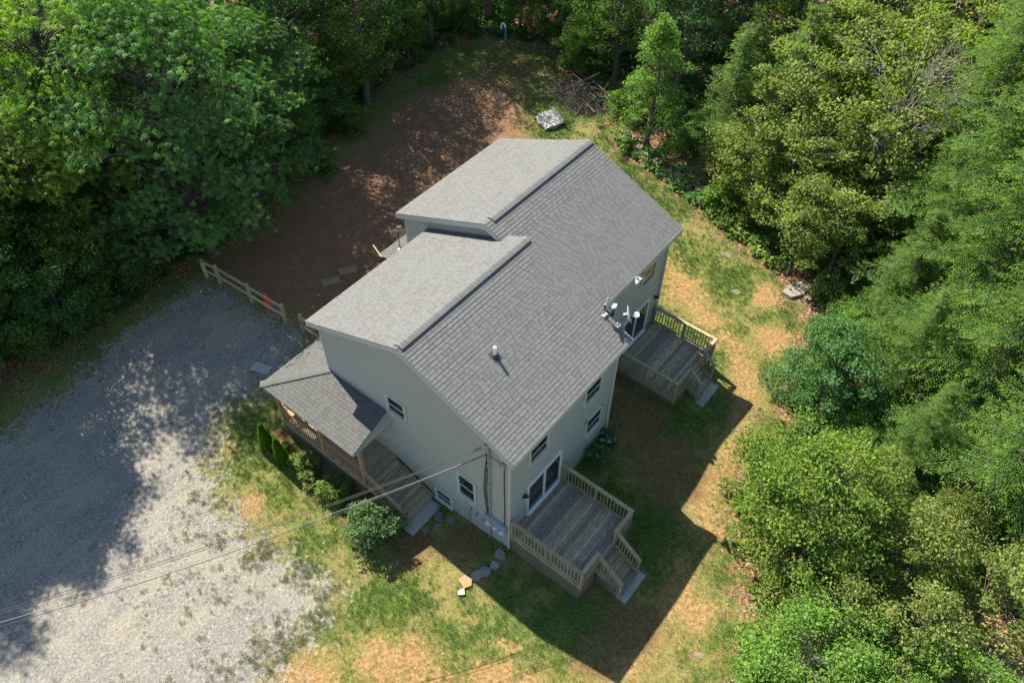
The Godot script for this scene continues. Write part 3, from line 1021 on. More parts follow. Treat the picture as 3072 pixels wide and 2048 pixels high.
func build_porch() -> void:
	rng.seed = 21
	shingle_now = M.shingle_old
	var at := Vector3(-4.27, 0, -0.255)
	var t := thing("front_porch", "roofed wooden front porch with hipped shingle roof and long steps", "porch", at)
	var L := func(x: float, y: float, z: float) -> Vector3: return Vector3(x, y, z) - at
	var fy := 0.72
	# floor: boards run along the house wall's normal
	var x := -5.95
	while x < -1.32:
		var m: Material = M.porch[rng.randi() % M.porch.size()]
		block("floor_board", t, L.call(x, fy - 0.035, -0.235), L.call(x + 0.135, fy + rng.randf_range(-0.003, 0.003), 1.38), m)
		x += 0.143
	for k in 40:
		var z := -0.245 - k * 0.15
		if z < -6.0:
			break
		block("floor_board", t, L.call(-5.95, fy - 0.035, z - 0.143), L.call(-4.29, fy + rng.randf_range(-0.003, 0.003), z), M.porch[k % M.porch.size()])
	block("rim_joist", t, L.call(-5.97, fy - 0.27, 1.34), L.call(-1.31, fy - 0.037, 1.375), M.timber[1])
	block("rim_joist", t, L.call(-5.985, fy - 0.27, -6.1), L.call(-5.952, fy - 0.037, 1.36), M.timber[1])
	# skirting slats below the floor edge
	var g := mb()
	var sx := -5.9
	while sx < -1.3:
		var gy := gh(sx, 1.37)
		g.box(L.call(sx, (gy - 0.05 + fy - 0.25) / 2, 1.36), Vector3(0.06, fy - 0.25 - gy + 0.05, 0.018))
		sx += 0.115
	make("skirting_slats", g, M.lattice, t).set_meta("kind", "stuff")
	# posts and rails
	for p in [[-5.85, 1.3], [-3.52, 1.3], [-1.30, 1.3], [-5.85, -2.0], [-5.85, -5.0]]:
		stick("porch_post", t, L.call(p[0], fy - 0.3, p[1]), L.call(p[0], 2.98, p[1]), 0.12, 0.12, M.redwood[0])
	for r in [[-5.85, -3.52], [-3.52, -1.30]]:
		rail_run(t, L.call(r[0] + 0.06, fy, 1.3), L.call(r[1] - 0.06, fy, 1.3), M.redwood, false, false, false, 0.92)
	rail_run(t, L.call(-5.85, fy, 1.24), L.call(-5.85, fy, -1.94), M.redwood, false, false, true, 0.92)
	# beam and ceiling
	block("beam", t, L.call(-5.93, 2.74, 1.22), L.call(-1.24, 2.95, 1.38), M.trim)
	block("beam", t, L.call(-5.93, 2.74, -6.0), L.call(-5.77, 2.95, 1.22), M.trim)
	# steps: from the floor edge down to the pad, going towards +x
	var n := 7
	var y1 := -0.27
	var rise := (fy - y1) / (n + 1)
	var run := 0.272
	for i in n:
		var y := fy - rise * (i + 1)
		for k in 2:
			block("tread", t, L.call(-1.30 + i * run + k * 0.138, y - 0.038, -0.13), L.call(-1.30 + i * run + k * 0.138 + 0.134, y, 1.30), M.porch[rng.randi() % M.porch.size()])
		block("riser", t, L.call(-1.308 + i * run, y + 0.002, -0.13), L.call(-1.303 + i * run, y + rise - 0.04, 1.30), M.porch[3])
	var ex := -1.30 + n * run
	for z in [1.33, -0.16]:
		stick("stringer", t, L.call(-1.30, fy - 0.14, z), L.call(ex, y1 + 0.08, z), 0.036, 0.28, M.timber[1])
	rail_run(t, L.call(-1.22, fy - rise * 0.6, 1.33), L.call(ex - 0.05, y1 + rise * 0.7, 1.33), M.timber, false, true, false, 0.93)
	# roof body
	var e0 := 3.02
	var tw := 3.59
	var W := at
	var r := mb()
	r.o = at
	var hipt := Vector3(-4.27, tw, -0.255)
	var hipb := Vector3(-6.15, e0, 1.62)
	var rt := Vector3(-1.33, tw, -0.255)
	var rb := Vector3(-1.22, e0, 1.62)
	var ft := Vector3(-4.27, tw, -6.2)
	var fb := Vector3(-6.15, e0, -6.2)
	var dn := Vector3(0, -0.11, 0)
	var s0 := Vector3(0, -0.02, 0)
	r.quad(hipt + s0, hipb + s0, rb + s0, rt + s0); r.quad(ft + s0, fb + s0, hipb + s0, hipt + s0)
	r.quad(rt + dn, rb + dn, hipb + dn, hipt + dn); r.quad(hipt + dn, hipb + dn, fb + dn, ft + dn)
	var roof := make("porch_roof", r, M.felt, t)
	var ce := mb()
	ce.o = at
	ce.quad(Vector3(-1.24, 2.955, -0.25), Vector3(-1.24, 2.955, 1.6), Vector3(-6.1, 2.955, 1.6), Vector3(-6.1, 2.955, -0.25))
	ce.quad(Vector3(-4.27, 2.955, -6.2), Vector3(-4.27, 2.955, -0.25), Vector3(-6.1, 2.955, -0.25), Vector3(-6.1, 2.955, -6.2))
	make("ceiling", ce, M.white, t)
	block("fascia", t, L.call(-6.15, 2.91, 1.605), L.call(-1.22, 2.995, 1.63), M.trim)
	block("fascia", t, L.call(-6.163, 2.91, -6.2), L.call(-6.138, 2.995, 1.60), M.trim)
	# the closed cheek at the end of the roof
	var ck := mb()
	ck.o = at
	var cl := [Vector3(-1.30, 2.75, -0.255), Vector3(-1.195, 2.90, 1.61), Vector3(-1.195, 2.995, 1.61), Vector3(-1.305, tw - 0.03, -0.255)]
	ck.quad(cl[1], cl[0], cl[3], cl[2])
	var cl2 := []
	for q in cl:
		cl2.append(q - Vector3(0.03, 0, 0))
	ck.quad(cl2[0], cl2[1], cl2[2], cl2[3])
	ck.quad(cl[0], cl[1], cl2[1], cl2[0])
	make("cheek_panel", ck, M.siding, t)
	block("flashing", t, L.call(-4.24, tw - 0.02, -0.25), L.call(-1.31, tw + 0.10, -0.238), M.bluemetal)
	# shingles
	var ls := sqrt(1.875 * 1.875 + 0.57 * 0.57)
	var cs := 1.875 / ls
	var sn := 0.57 / ls
	var rest := mb()
	rest.set_meta("left", 300)
	var T := Transform3D(Basis(Vector3(1, 0, 0), Vector3(0, cs, sn), Vector3(0, -sn, cs)), Vector3(0, tw - 0.018, -0.255) - at)
	shingles(T, ls, func(s): return -4.27 - 1.88 * s / ls, func(s): return -1.33 + 0.12 * s / ls, rest, roof, func(_a, _s): return true)
	T = Transform3D(Basis(Vector3(0, 0, 1), Vector3(-sn, cs, 0), Vector3(-cs, -sn, 0)), Vector3(-4.27, tw - 0.018, 0) - at)
	shingles(T, ls, func(_s): return -6.2, func(s): return -0.255 + 1.875 * s / ls, rest, roof, func(_a, _s): return false)
	make("shingle_field", rest, M.shingle_old, t).set_meta("kind", "stuff")
	ridge_caps(roof, hipb - at, hipt - at, Vector3(1, 0, 1).normalized(), 0.22, 0.22, 0.15, 0.012)
	pad("long concrete landing at the foot of the porch steps", Vector3(0.50, -0.42, -0.10), Vector3(1.10, -0.26, 1.45))
	# second porch roof of the rear unit
	var at2 := Vector3(-5.87, 0, -6.1)
	var t2 := thing("rear_porch", "rear unit porch with lean-to shingle roof carrying a satellite dish", "porch", at2)
	var r2 := mb(at2)
	var a := Vector3(-5.87, tw, -6.1); var b := Vector3(-7.72, e0, -6.1); var c := Vector3(-7.72, e0, -12.3); var d := Vector3(-5.87, tw, -12.3)
	r2.quad(d + s0, c + s0, b + s0, a + s0); r2.quad(a + dn, b + dn, c + dn, d + dn); r2.quad(a + dn + Vector3(0, -0.4, 0), a + s0, b + s0, b + dn); r2.quad(b + s0, c + s0, c + dn, b + dn)
	var roof2 := make("porch_roof", r2, M.felt, t2)
	rest = mb()
	T = Transform3D(Basis(Vector3(0, 0, 1), Vector3(-sn, cs, 0), Vector3(-cs, -sn, 0)), Vector3(-5.87, tw - 0.018, 0) - at2)
	shingles(T, ls, func(_s): return -12.3, func(_s): return -6.1, rest, roof2, func(_a, _s): return false)
	make("shingle_field", rest, M.shingle_old, t2).set_meta("kind", "stuff")
	block("fascia", t2, Vector3(-7.735, 2.90, -12.3) - at2, Vector3(-7.71, 3.0, -6.1) - at2, M.trim)
	block("floor", t2, Vector3(-7.55, 0.68, -12.2) - at2, Vector3(-5.89, 0.72, -6.2) - at2, M.porch[0])
	block("rim_joist", t2, Vector3(-7.56, 0.45, -12.2) - at2, Vector3(-7.52, 0.679, -6.2) - at2, M.timber[0])
	for z in [-6.3, -9.2, -12.1]:
		stick("porch_post", t2, Vector3(-7.5, 0.1, z) - at2, Vector3(-7.5, 3.0, z) - at2, 0.12, 0.12, M.redwood[0])
	stick("gutter_spout", t2, Vector3(-7.5, 3.06, -6.10) - at2, Vector3(-8.25, 3.16, -6.34) - at2, 0.04, 0.04, M.fence[0])

# ---------------------------------------------------------------- fittings on the house
func dish(called_label: String, foot: Vector3, cn: Vector3, face: Vector3, rad: float, face_m: Material, head_m: Material = null) -> void:
	var t := thing("satellite_dish", called_label, "satellite dish", foot, "satellite dishes on the roofs")
	var f := face.normalized()
	var x := Vector3.UP.cross(f).normalized()
	var B := Basis(x, f, x.cross(f))
	var p := cn - foot
	var b := mb()
	var prof := []
	for i in 7:
		var q := i / 6.0
		prof.append(Vector2(rad * q, rad * 0.22 * q * q))
	b.lathe(p, B, prof, 24, Color.WHITE, 1.08)
	var back := []
	for i in 7:
		var q := 1.0 - i / 6.0
		back.append(Vector2(rad * q, rad * 0.22 * q * q - 0.015))
	b.lathe(p, B, back, 24, Color.WHITE, 1.08)
	b.lathe(p, B, [Vector2(rad, rad * 0.22 - 0.016), Vector2(rad + 0.008, rad * 0.22 - 0.008), Vector2(rad, rad * 0.22)], 24, Color.WHITE, 1.08)
	make("reflector", b, face_m, t)
	b = mb()
	var low := p - B.z * rad * 0.9 if B.z.y > 0 else p + B.z * rad * 0.9
	var tip := p + f * rad * 1.25 + (Vector3.DOWN * rad * 0.35)
	b.bar(p - Vector3(0, rad * 0.75, 0), tip, 0.035, 0.05)
	make("feed_arm", b, M.darkmetal, t)
	b = mb()
	var side := x * 0.09
	b.bar(tip - side, tip + side, 0.06, 0.06)
	b.tube([tip - side, tip - side - f * 0.12], [0.035, 0.03], 8)
	b.tube([tip + side, tip + side - f * 0.12], [0.035, 0.03], 8)
	b.tube([tip, tip - f * 0.14], [0.035, 0.03], 8)
	make("feed_head", b, head_m if head_m else M.dish, t)
	b = mb()
	var hub := p - f * 0.08
	b.tube([Vector3(0, -0.04, 0), Vector3(hub.x * 0.3, hub.y * 0.55, hub.z * 0.3), hub], [0.024, 0.024, 0.024], 8)
	b.box(hub, Vector3(0.11, 0.13, 0.11), B)
	make("mast", b, M.darkmetal, t)
	b = mb()
	b.box(Vector3(0, 0.0, 0), Vector3(0.2, 0.03, 0.2))
	b.bar(Vector3(0.02, 0.02, 0.16), Vector3(hub.x * 0.25, hub.y * 0.5, hub.z * 0.25), 0.018, 0.018)
	make("foot_plate", b, M.galv, t)

func cable(called: String, label: String, pts: Array, rad: float, m: Material, group := "") -> void:
	var t := thing(called, label, "cable", pts[0], group)
	var b := mb(pts[0])
	var rr := []
	for i in pts.size():
		rr.append(rad)
	b.tube(pts, rr, 6)
	make("line", b, m, t)

func sag(a: Vector3, b: Vector3, drop: float, n := 36) -> Array:
	var o := []
	for i in n + 1:
		var q := i / float(n)
		o.append(a.lerp(b, q) - Vector3(0, drop * 4.0 * q * (1.0 - q), 0))
	return o

func build_fittings() -> void:
	rng.seed = 31
	# dishes
	dish("white satellite dish with white feed arm higher on the roof rake", Vector3(3.42, 6.71, -6.36), Vector3(3.50, 7.17, -6.42), Vector3(0.86, 0.42, -0.30), 0.23, M.dish)
	dish("pale satellite dish mounted on a bracket near the roof eave corner", Vector3(3.98, 6.47, -6.42), Vector3(4.22, 7.08, -6.55), Vector3(0.80, 0.30, -0.62), 0.29, M.dish)
	dish("satellite dish with shade in its dark colour on the rear porch roof", Vector3(-7.10, 3.22, -6.85), Vector3(-7.30, 3.85, -7.02), Vector3(-0.55, 0.62, -0.72), 0.31, M.dish_shaded, M.darkmetal)  # shade on the underside is put into the dark reflector and feed head
	# service mast, weatherhead and cables on the near gable
	var zw := -0.255
	var mast := thing("service_mast", "grey electric service mast with weatherhead clamped to the gable wall", "service mast", Vector3(3.45, 1.55, zw + 0.06))
	var b := mb(mast.position)
	b.tube([Vector3(3.44, 1.55, zw + 0.06), Vector3(3.45, 3.6, zw + 0.07), Vector3(3.47, 5.95, zw + 0.10)], [0.032, 0.032, 0.032], 8)
	make("conduit", b, M.conduit, mast)
	b = mb(mast.position)
	b.tube([Vector3(3.47, 5.93, zw + 0.10), Vector3(3.47, 6.06, zw + 0.12), Vector3(3.44, 6.10, zw + 0.20), Vector3(3.41, 6.06, zw + 0.27)], [0.05, 0.07, 0.07, 0.05], 10)
	make("weatherhead", b, M.galv, mast)
	for y in [2.4, 3.6, 4.8, 5.6]:
		block("clamp", mast, Vector3(3.39, y, zw + 0.001) - mast.position, Vector3(3.52, y + 0.03, zw + 0.125) - mast.position, M.galv)
	for k in 3:
		var x0 := 3.16 + 0.06 * k
		cable("wall_cable", ["thin dark cable bowed outward down the gable wall", "thin dark cable hanging straight down the gable wall", "black cable strapped close beside the service mast"][k],
			[Vector3(3.36 - 0.02 * k, 5.35, zw + 0.03), Vector3(x0 + 0.08, 4.2, zw + 0.025), Vector3(x0, 3.0, zw + 0.025), Vector3(x0 + 0.06, 2.2, zw + 0.025), Vector3(3.32 + 0.03 * k, 1.58, zw + 0.06)], 0.012, M.black)
	cable("wall_cable", "dark cable looping from the weatherhead to the corner junction box", [Vector3(3.40, 5.42, zw + 0.05), Vector3(3.62, 5.5, zw + 0.10), Vector3(3.85, 5.42, zw + 0.06), Vector3(3.95, 5.22, zw + 0.05), Vector3(4.02, 5.34, zw + 0.05)], 0.013, M.black)
	cable("wall_cable", "black cable running down beside the corner board", [Vector3(4.06, 5.35, zw + 0.03), Vector3(4.05, 4.0, zw + 0.02), Vector3(4.07, 2.6, zw + 0.02), Vector3(4.08, 1.55, zw + 0.05)], 0.016, M.black)
	var jb := thing("junction_box", "small blue-grey cable box high on the corner of the gable wall", "junction box", Vector3(4.05, 5.35, zw))
	b = mb()
	b.cbox(Vector3(0, 0.05, 0.05), Vector3(0.16, 0.14, 0.10), 0.012)
	make("case", b, M.bluemetal, jb)
	b = mb()
	b.bar(Vector3(-0.05, -0.06, 0.04), Vector3(0.05, -0.06, 0.04), 0.05, 0.06)
	make("cable_gland", b, M.black, jb)
	# meters
	var mt := thing("electric_meter_bank", "blue-grey steel meter trough with round glass meters on the foundation wall", "electric meter", Vector3(3.72, 0.9, zw))
	b = mb(mt.position)
	b.cbox(Vector3(3.72, 1.43, zw + 0.085), Vector3(0.96, 0.30, 0.17), 0.015)
	make("trough", b, M.bluemetal, mt)
	for k in 3:
		b = mb(mt.position)
		var mx := 3.42 + 0.30 * k
		b.cbox(Vector3(mx, 1.10, zw + 0.06), Vector3(0.24, 0.36, 0.12), 0.015)
		var sock := make("meter_socket", b, M.meter, mt)
		b = mb()
		b.lathe(Vector3(mx, 1.14, zw + 0.12) - mt.position, Basis(Vector3.RIGHT, Vector3.BACK, Vector3.DOWN), [Vector2(0.085, 0), Vector2(0.085, 0.05), Vector2(0.07, 0.10), Vector2(0.0, 0.115)], 16)
		make("meter_glass", b, M.meterglass, sock)
	b = mb(mt.position)
	b.tube([Vector3(3.40, 1.0, zw + 0.04), Vector3(3.40, -0.2, zw + 0.03)], [0.03, 0.03], 8)
	make("ground_conduit", b, M.conduit, mt)
	for k in 3:
		var x := 2.42 + 0.30 * k
		var y := 0.86 - 0.02 * k
		var tb := thing("utility_box", ["pale blue utility box closest to the gable window on foundation wall", "middle blue-grey utility box of three on the foundation wall", "blue-grey utility box beside the meter trough"][k], "utility box", Vector3(x, y, zw))
		b = mb()
		b.cbox(Vector3(0, 0.12, 0.05), Vector3(0.22, 0.28, 0.10), 0.012)
		make("case", b, M.bluemetal, tb)
		b = mb()
		b.box(Vector3(0, 0.265, 0.055), Vector3(0.24, 0.014, 0.125))
		make("lid", b, M.galv, tb)
		if k == 0:
			b = mb()
			b.tube([Vector3(0.0, -0.02, 0.03), Vector3(0.0, -1.1, 0.03)], [0.025, 0.025], 8)
			make("conduit", b, M.conduit, tb)
	# overhead lines to the street pole
	var pole := on(-13.5, 27.5)
	var up := thing("utility_pole", "tall wooden utility pole carrying the service lines", "utility pole", pole)
	b = mb()
	b.tube([Vector3(0, -0.3, 0), Vector3(0, 9.0, 0)], [0.16, 0.11], 12)
	make("pole", b, M.bark, up)
	var head := pole + Vector3(0.1, 7.6, 0)
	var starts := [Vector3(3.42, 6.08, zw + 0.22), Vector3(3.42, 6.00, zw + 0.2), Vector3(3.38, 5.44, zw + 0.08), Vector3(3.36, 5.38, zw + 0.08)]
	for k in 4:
		cable("overhead_line", ["uppermost black overhead line running from the weatherhead", "second black overhead line just under the uppermost one", "overhead line with sun glints in its pale colour running from below the weatherhead", "lowest black overhead line leaving the gable wall"][k],
			sag(starts[k], head + Vector3(0, -0.12 * k - (0.3 if k > 1 else 0.0), 0), 1.75 + 0.06 * k + (0.1 if k == 3 else 0.0), 60), [0.011, 0.010, 0.009, 0.012][k], M.black if k != 2 else M.wire_glint)
	# wall lanterns beside the sliding doors
	for q in [[4.266, 2.60, -1.02, "black wall lantern beside the grey deck's sliding door"], [2.67, 2.55, -11.85, "black wall lantern beside the brown deck's sliding door"]]:
		var l := thing("wall_lantern", q[3], "wall lamp", Vector3(q[0], q[1], q[2]), "outdoor wall lanterns")
		b = mb()
		b.box(Vector3(0.015, 0.1, 0), Vector3(0.03, 0.2, 0.11))
		b.bar(Vector3(0.02, 0.14, 0), Vector3(0.11, 0.2, 0), 0.02, 0.02)
		make("bracket", b, M.black, l)
		b = mb()
		b.lathe(Vector3(0.12, 0.0, 0), Basis.IDENTITY, [Vector2(0.0, 0.24), Vector2(0.09, 0.18), Vector2(0.075, 0.16)], 8)
		make("cap", b, M.black, l)
		b = mb()
		b.lathe(Vector3(0.12, 0.0, 0), Basis.IDENTITY, [Vector2(0.068, 0.16), Vector2(0.05, 0.0), Vector2(0.0, -0.03)], 8)
		make("lamp_glass", b, M.meterglass, l)
	# floodlight under the rear eave
	var fl := thing("floodlight", "white twin floodlight fixed to the rear unit's eave", "floodlight", Vector3(3.02, 6.12, -9.05))
	b = mb()
	b.box(Vector3(0.02, 0, 0), Vector3(0.05, 0.12, 0.14))
	make("mount", b, M.dish, fl)
	for s in [-1, 1]:
		b = mb()
		var fb := Basis(Vector3(0, 0, 1), Vector3(0.8, -0.6, 0.2 * s).normalized(), Vector3(0, 0, 1).cross(Vector3(0.8, -0.6, 0.2 * s).normalized()))
		b.lathe(Vector3(0.06, 0.03, 0.08 * s), fb, [Vector2(0.03, -0.02), Vector2(0.05, 0.04), Vector2(0.09, 0.14), Vector2(0.0, 0.13)], 12)
		make("lamp_head", b, M.dish, fl)

# ---------------------------------------------------------------- yard things
func fence(label: String, posts: Array, rails: Array) -> void:
	var base := on(posts[0][0], posts[0][1])
	var t := thing("rail_fence", label, "fence", base, "two rail wooden fence along the gravel edge")
	for p in posts:
		var q := on(p[0], p[1]) - base
		var lean := Vector3(rng.randf_range(-0.04, 0.04), 0, rng.randf_range(-0.04, 0.04))
		var s := stick("post", t, q - Vector3(0, 0.2, 0), q + Vector3(0, 1.12, 0) + lean, 0.13, 0.13, M.fence[rng.randi() % M.fence.size()])
		s.rotate_object_local(Vector3.BACK, rng.randf_range(-0.2, 0.2))
	for r in rails:
		for h in [0.98, 0.42]:
			var a := on(r[0], r[1], h) - base
			var b := on(r[2], r[3], h) - base
			stick("rail", t, a, b + Vector3(0, rng.randf_range(-0.03, 0.03), 0), 0.07, 0.10, M.fence[rng.randi() % M.fence.size()])

func stone(called: String, label: String, cat: String, at: Vector3, s: Vector3, col: Color, sd: int, turn: float, group := "") -> void:
	var t := thing(called, label, cat, at, group)
	var b := mb()
	stone_shape(b, Vector3(0, s.y * 0.45, 0), s, sd, col, turn)
	make("rock", b, M.stone, t)

# flat slab with an irregular outline
func slab(called: String, label: String, cat: String, at: Vector3, r: float, th: float, col: Color, sd: int, group := "", long := 1.0, turn := 0.0) -> void:
	var t := thing(called, label, cat, at, group)
	var q := RandomNumberGenerator.new()
	q.seed = sd
	var b := mb()
	var k := 5 + sd % 3
	var lo := []
	var hi := []
	for i in k:
		var a := TAU * (i + q.randf_range(-0.25, 0.25)) / k
		var p := (Vector3(cos(a) * long, 0, sin(a)) * r * q.randf_range(0.68, 1.15)).rotated(Vector3.UP, turn)
		lo.append(p + Vector3(0, -0.03, 0))
		hi.append(p * 0.95 + Vector3(0, th + q.randf_range(-0.01, 0.01), 0))
	for i in k:
		var j := (i + 1) % k
		b.quad(lo[j], lo[i], hi[i], hi[j], col)
		b.tri(Vector3(0, th + 0.008, 0), hi[j], hi[i], col)
	make("slab_stone", b, M.stone, t)

func build_yard() -> void:
	rng.seed = 41
	fence("three bay weathered rail fence with an orange cone behind it", [[-15.3, -1.95], [-14.5, -2.1], [-12.4, -2.25], [-10.25, -2.4]], [[-15.3, -1.95, -14.4, -2.1], [-14.5, -2.1, -12.4, -2.25], [-12.4, -2.25, -10.25, -2.4]])
	fence("short rail fence section joining the porch", [[-9.15, -2.5], [-6.9, -2.6]], [[-9.15, -2.5, -6.9, -2.6]])
	var c := thing("traffic_cone", "bright orange traffic cone standing behind the rail fence", "traffic cone", on(-11.75, -2.62, 0.008))
	var b := mb()
	b.lathe(Vector3.ZERO, Basis.IDENTITY, [Vector2(0.0, 0.0), Vector2(0.19, 0.0), Vector2(0.18, 0.04), Vector2(0.15, 0.045), Vector2(0.04, 0.69), Vector2(0.03, 0.71), Vector2(0.0, 0.71)], 18)
	make("body", b, M.orange, c)
	b = mb()
	b.cbox(Vector3(0, 0.012, 0), Vector3(0.40, 0.03, 0.40), 0.006)
	make("base", b, M.orange, c)
	# a concrete paver on the gravel, two flat tan rectangles on the soil
	for q in [[-9.15, -0.05, 0.35, "pale rectangular paver lying on the gravel near the porch"], [-10.5, -6.4, 1.0, "flat tan rectangle lying on the bare soil further from the fence"], [-10.6, -5.4, 1.0, "flat tan rectangle lying on the bare soil closer to the fence"]]:
		var t := thing("garden_paver" if q[0] > -10.0 else "flat_rectangle", q[3], "paver" if q[0] > -10.0 else "board", on(q[0], q[1], 0.01))
		b = mb()
		b.cbox(Vector3(0, 0.02, 0), Vector3(0.85, 0.04, 0.46), 0.008, Basis(Vector3.UP, q[2]))
		make("slab", b, M.concrete if q[0] > -10.0 else M.flat_tan, t)
	# edging stones running out from the house corner
	var es := [[3.98, 2.02, 0.15, 0.10, Color(0.45, 0.43, 0.39), "white edging stone at the sunlit end of the stone line"], [3.86, 1.62, 0.30, 0.09, Color(0.34, 0.21, 0.11), "orange brown flat edging stone next to the white one"],
		[3.98, 1.22, 0.24, 0.09, Color(0.25, 0.20, 0.17), "pinkish grey edging stone next to the orange one"], [4.10, 0.92, 0.27, 0.08, Color(0.18, 0.18, 0.18), "grey flat edging stone in the house shadow"],
		[4.28, 0.55, 0.22, 0.08, Color(0.22, 0.22, 0.20), "pale grey edging stone near the house corner"], [4.15, 0.12, 0.26, 0.06, Color(0.22, 0.18, 0.15), "brown edging stone against the foundation corner"]]
	for i in es.size():
		slab("edging_stone", es[i][5], "stone", on(es[i][0], es[i][1]), es[i][2], es[i][3], es[i][4], 50 + i, "stones in a line from the house corner", 1.0, i * 1.3)
	for i in 4:
		slab("stepping_stone", "flat grey stepping stone beside the porch landing", "stepping stone", on([1.38, 1.62, 1.30, 1.75][i], [0.28, 0.62, 0.95, 0.16][i]), [0.24, 0.20, 0.17, 0.19][i], 0.012, Color(0.15, 0.14, 0.13), 70 + i, "stepping stones by the porch landing", 1.2)
	# rocks along the wood's edge
	var rk := [[-5.6, -23.4, 0.36], [-5.0, -22.9, 0.4], [-4.2, -22.6, 0.32], [-3.5, -22.4, 0.42], [-2.6, -22.2, 0.35], [-1.9, -22.0, 0.45], [-1.2, -21.7, 0.3], [-0.5, -21.9, 0.35], [-6.4, -23.7, 0.3]]
	for i in rk.size():
		stone("field_stone", "brown field stone in the rough row behind the house", "rock", on(rk[i][0], rk[i][1], -0.05), Vector3(rk[i][2], rk[i][2] * 0.75, rk[i][2] * 0.8), Color(0.16, 0.12, 0.09).lerp(Color(0.30, 0.22, 0.15), rng.randf()), 90 + i, rng.randf() * TAU, "stones in a row behind the house")
	for i in 3:
		var q: Array = [[6.6, -18.5, 0.42, 1.9], [7.0, -19.0, 0.3, 1.0], [7.2, -18.3, 0.2, 1.0]][i]
		slab("ledge_rock", ["long flat grey ledge rock at the lawn's wooded edge", "small tilted rock beside the long ledge rock", "small pale rock beside the long ledge rock"][i], "rock", on(q[0], q[1]), q[2], 0.14, Color(0.24, 0.21, 0.165), 110 + i, "", q[3], 1.2)
	for i in 3:
		var q: Array = [[2.9, -18.6, 0.24], [4.4, -16.6, 0.2], [11.5, -1.2, 0.13]][i]
		slab("lawn_rock", ["low tan rock showing in the lawn behind the house", "tan rock lying flat in the sandy lawn track", "pale rock in the dry grass by the shrubs"][i], "rock", on(q[0], q[1]), q[2], 0.02, Color(0.20, 0.155, 0.10), 120 + i, "", 1.5, 0.6)
	# septic vent: teal riser with a white hook
	var vp := thing("vent_standpipe", "teal standpipe with white hooked top at the wood's edge", "vent pipe", on(-18.0, -27.4))
	b = mb()
	b.tube([Vector3(0, -0.1, 0), Vector3(0, 0.95, 0)], [0.075, 0.075], 12)
	make("riser", b, M.teal, vp)
	b = mb()
	var hk := []
	var hr := []
	for i in 9:
		var a := PI * i / 8.0
		hk.append(Vector3(-0.16 + 0.16 * cos(a), 0.97 + 0.2 * sin(a), 0.04))
		hr.append(0.07)
	hk.append(Vector3(-0.32, 0.78, 0.04)); hr.append(0.075)
	b.tube(hk, hr, 12)
	make("hook", b, M.pvc, vp)
	# crumpled tarp over a low round ring
	var tp := thing("tarp_covered_ring", "low round fire ring under a crumpled silver tarp with folded edge", "tarp", on(-10.4, -22.0))
	b = mb()
	b.lathe(Vector3.ZERO, Basis.IDENTITY, [Vector2(0.72, -0.02), Vector2(0.72, 0.22), Vector2(0.66, 0.22), Vector2(0.66, 0.0)], 24)
	make("ring", b, M.timber[0], tp)
	b = mb()
	var fz := FastNoiseLite.new()
	fz.seed = 8
	fz.frequency = 1.6
	var q := 26
	var pt := func(i: int, j: int) -> Vector3:
		var u := i / float(q) * 2.0 - 1.0
		var w := j / float(q) * 2.0 - 1.0
		var x := u * 0.72
		var z := w * 0.66
		var y := 0.25 + 0.05 * fz.get_noise_2d(x * 2.2, z * 2.2) + 0.05 * absf(fz.get_noise_2d(x * 6.0 + 9.0, z * 6.0))
		if w < -0.72:
			y += 0.17 * sin((-0.72 - w) / 0.28 * PI * 0.9)
		if w > 0.5 and absf(u) > 0.45:
			y -= (w - 0.5) * (absf(u) - 0.45) * 0.7
		return Vector3(x, y, z).rotated(Vector3.UP, -0.45)
	for i in q:
		for j in q:
			b.quad(pt.call(i, j), pt.call(i, j + 1), pt.call(i + 1, j + 1), pt.call(i + 1, j), Color.WHITE)
	make("tarp", b, M.tarp, tp)
	# brush pile: each big limb a part, the twigs one mass
	var bp := thing("brush_pile", "heap of cut grey branches and twigs beside the wood", "brush pile", on(-10.3, -25.3))
	for i in 26:
		var a := rng.randf() * TAU
		var r := rng.randf_range(0.0, 1.2)
		var p := Vector3(cos(a) * r * 1.3, rng.randf_range(0.15, 0.9) * (1.4 - r * 0.7), sin(a) * r)
		var d := Vector3(rng.randfn(), rng.randf_range(-0.25, 0.25), rng.randfn() * 0.7).normalized() * rng.randf_range(0.7, 1.5)
		b = mb()
		b.tube([p - d, p + Vector3(rng.randfn() * 0.08, 0.08, rng.randfn() * 0.08), p + d], [0.035, 0.028, 0.012], 5)
		make("branch", b, M.brushwood, bp)
	b = mb()
	for i in 1800:
		var a := rng.randf() * TAU
		var r := sqrt(rng.randf()) * 1.6
		var p := Vector3(cos(a) * r * 1.25, maxf(0.0, rng.randf() * 1.0 * (1.0 - r / 1.9)), sin(a) * r)
		var d := Vector3(rng.randfn(), rng.randfn() * 0.35, rng.randfn()).normalized() * rng.randf_range(0.15, 0.5)
		b.tube([p - d, p + d], [0.010, 0.004], 3, Color.WHITE, false)
	make("twigs", b, M.brushwood, bp).set_meta("kind", "stuff")

# ---------------------------------------------------------------- plants
func pick(cols: Array) -> Color:
	var a: Color = cols[rng.randi() % cols.size()]
	var b: Color = cols[rng.randi() % cols.size()]
	var k := rng.randf_range(0.92, 1.38)
	var c := a.lerp(b, rng.randf())
	return Color(c.r * k, c.g * k, c.b * k)

func rdir() -> Vector3:
	return Vector3(rng.randfn(), rng.randfn(), rng.randfn()).normalized()

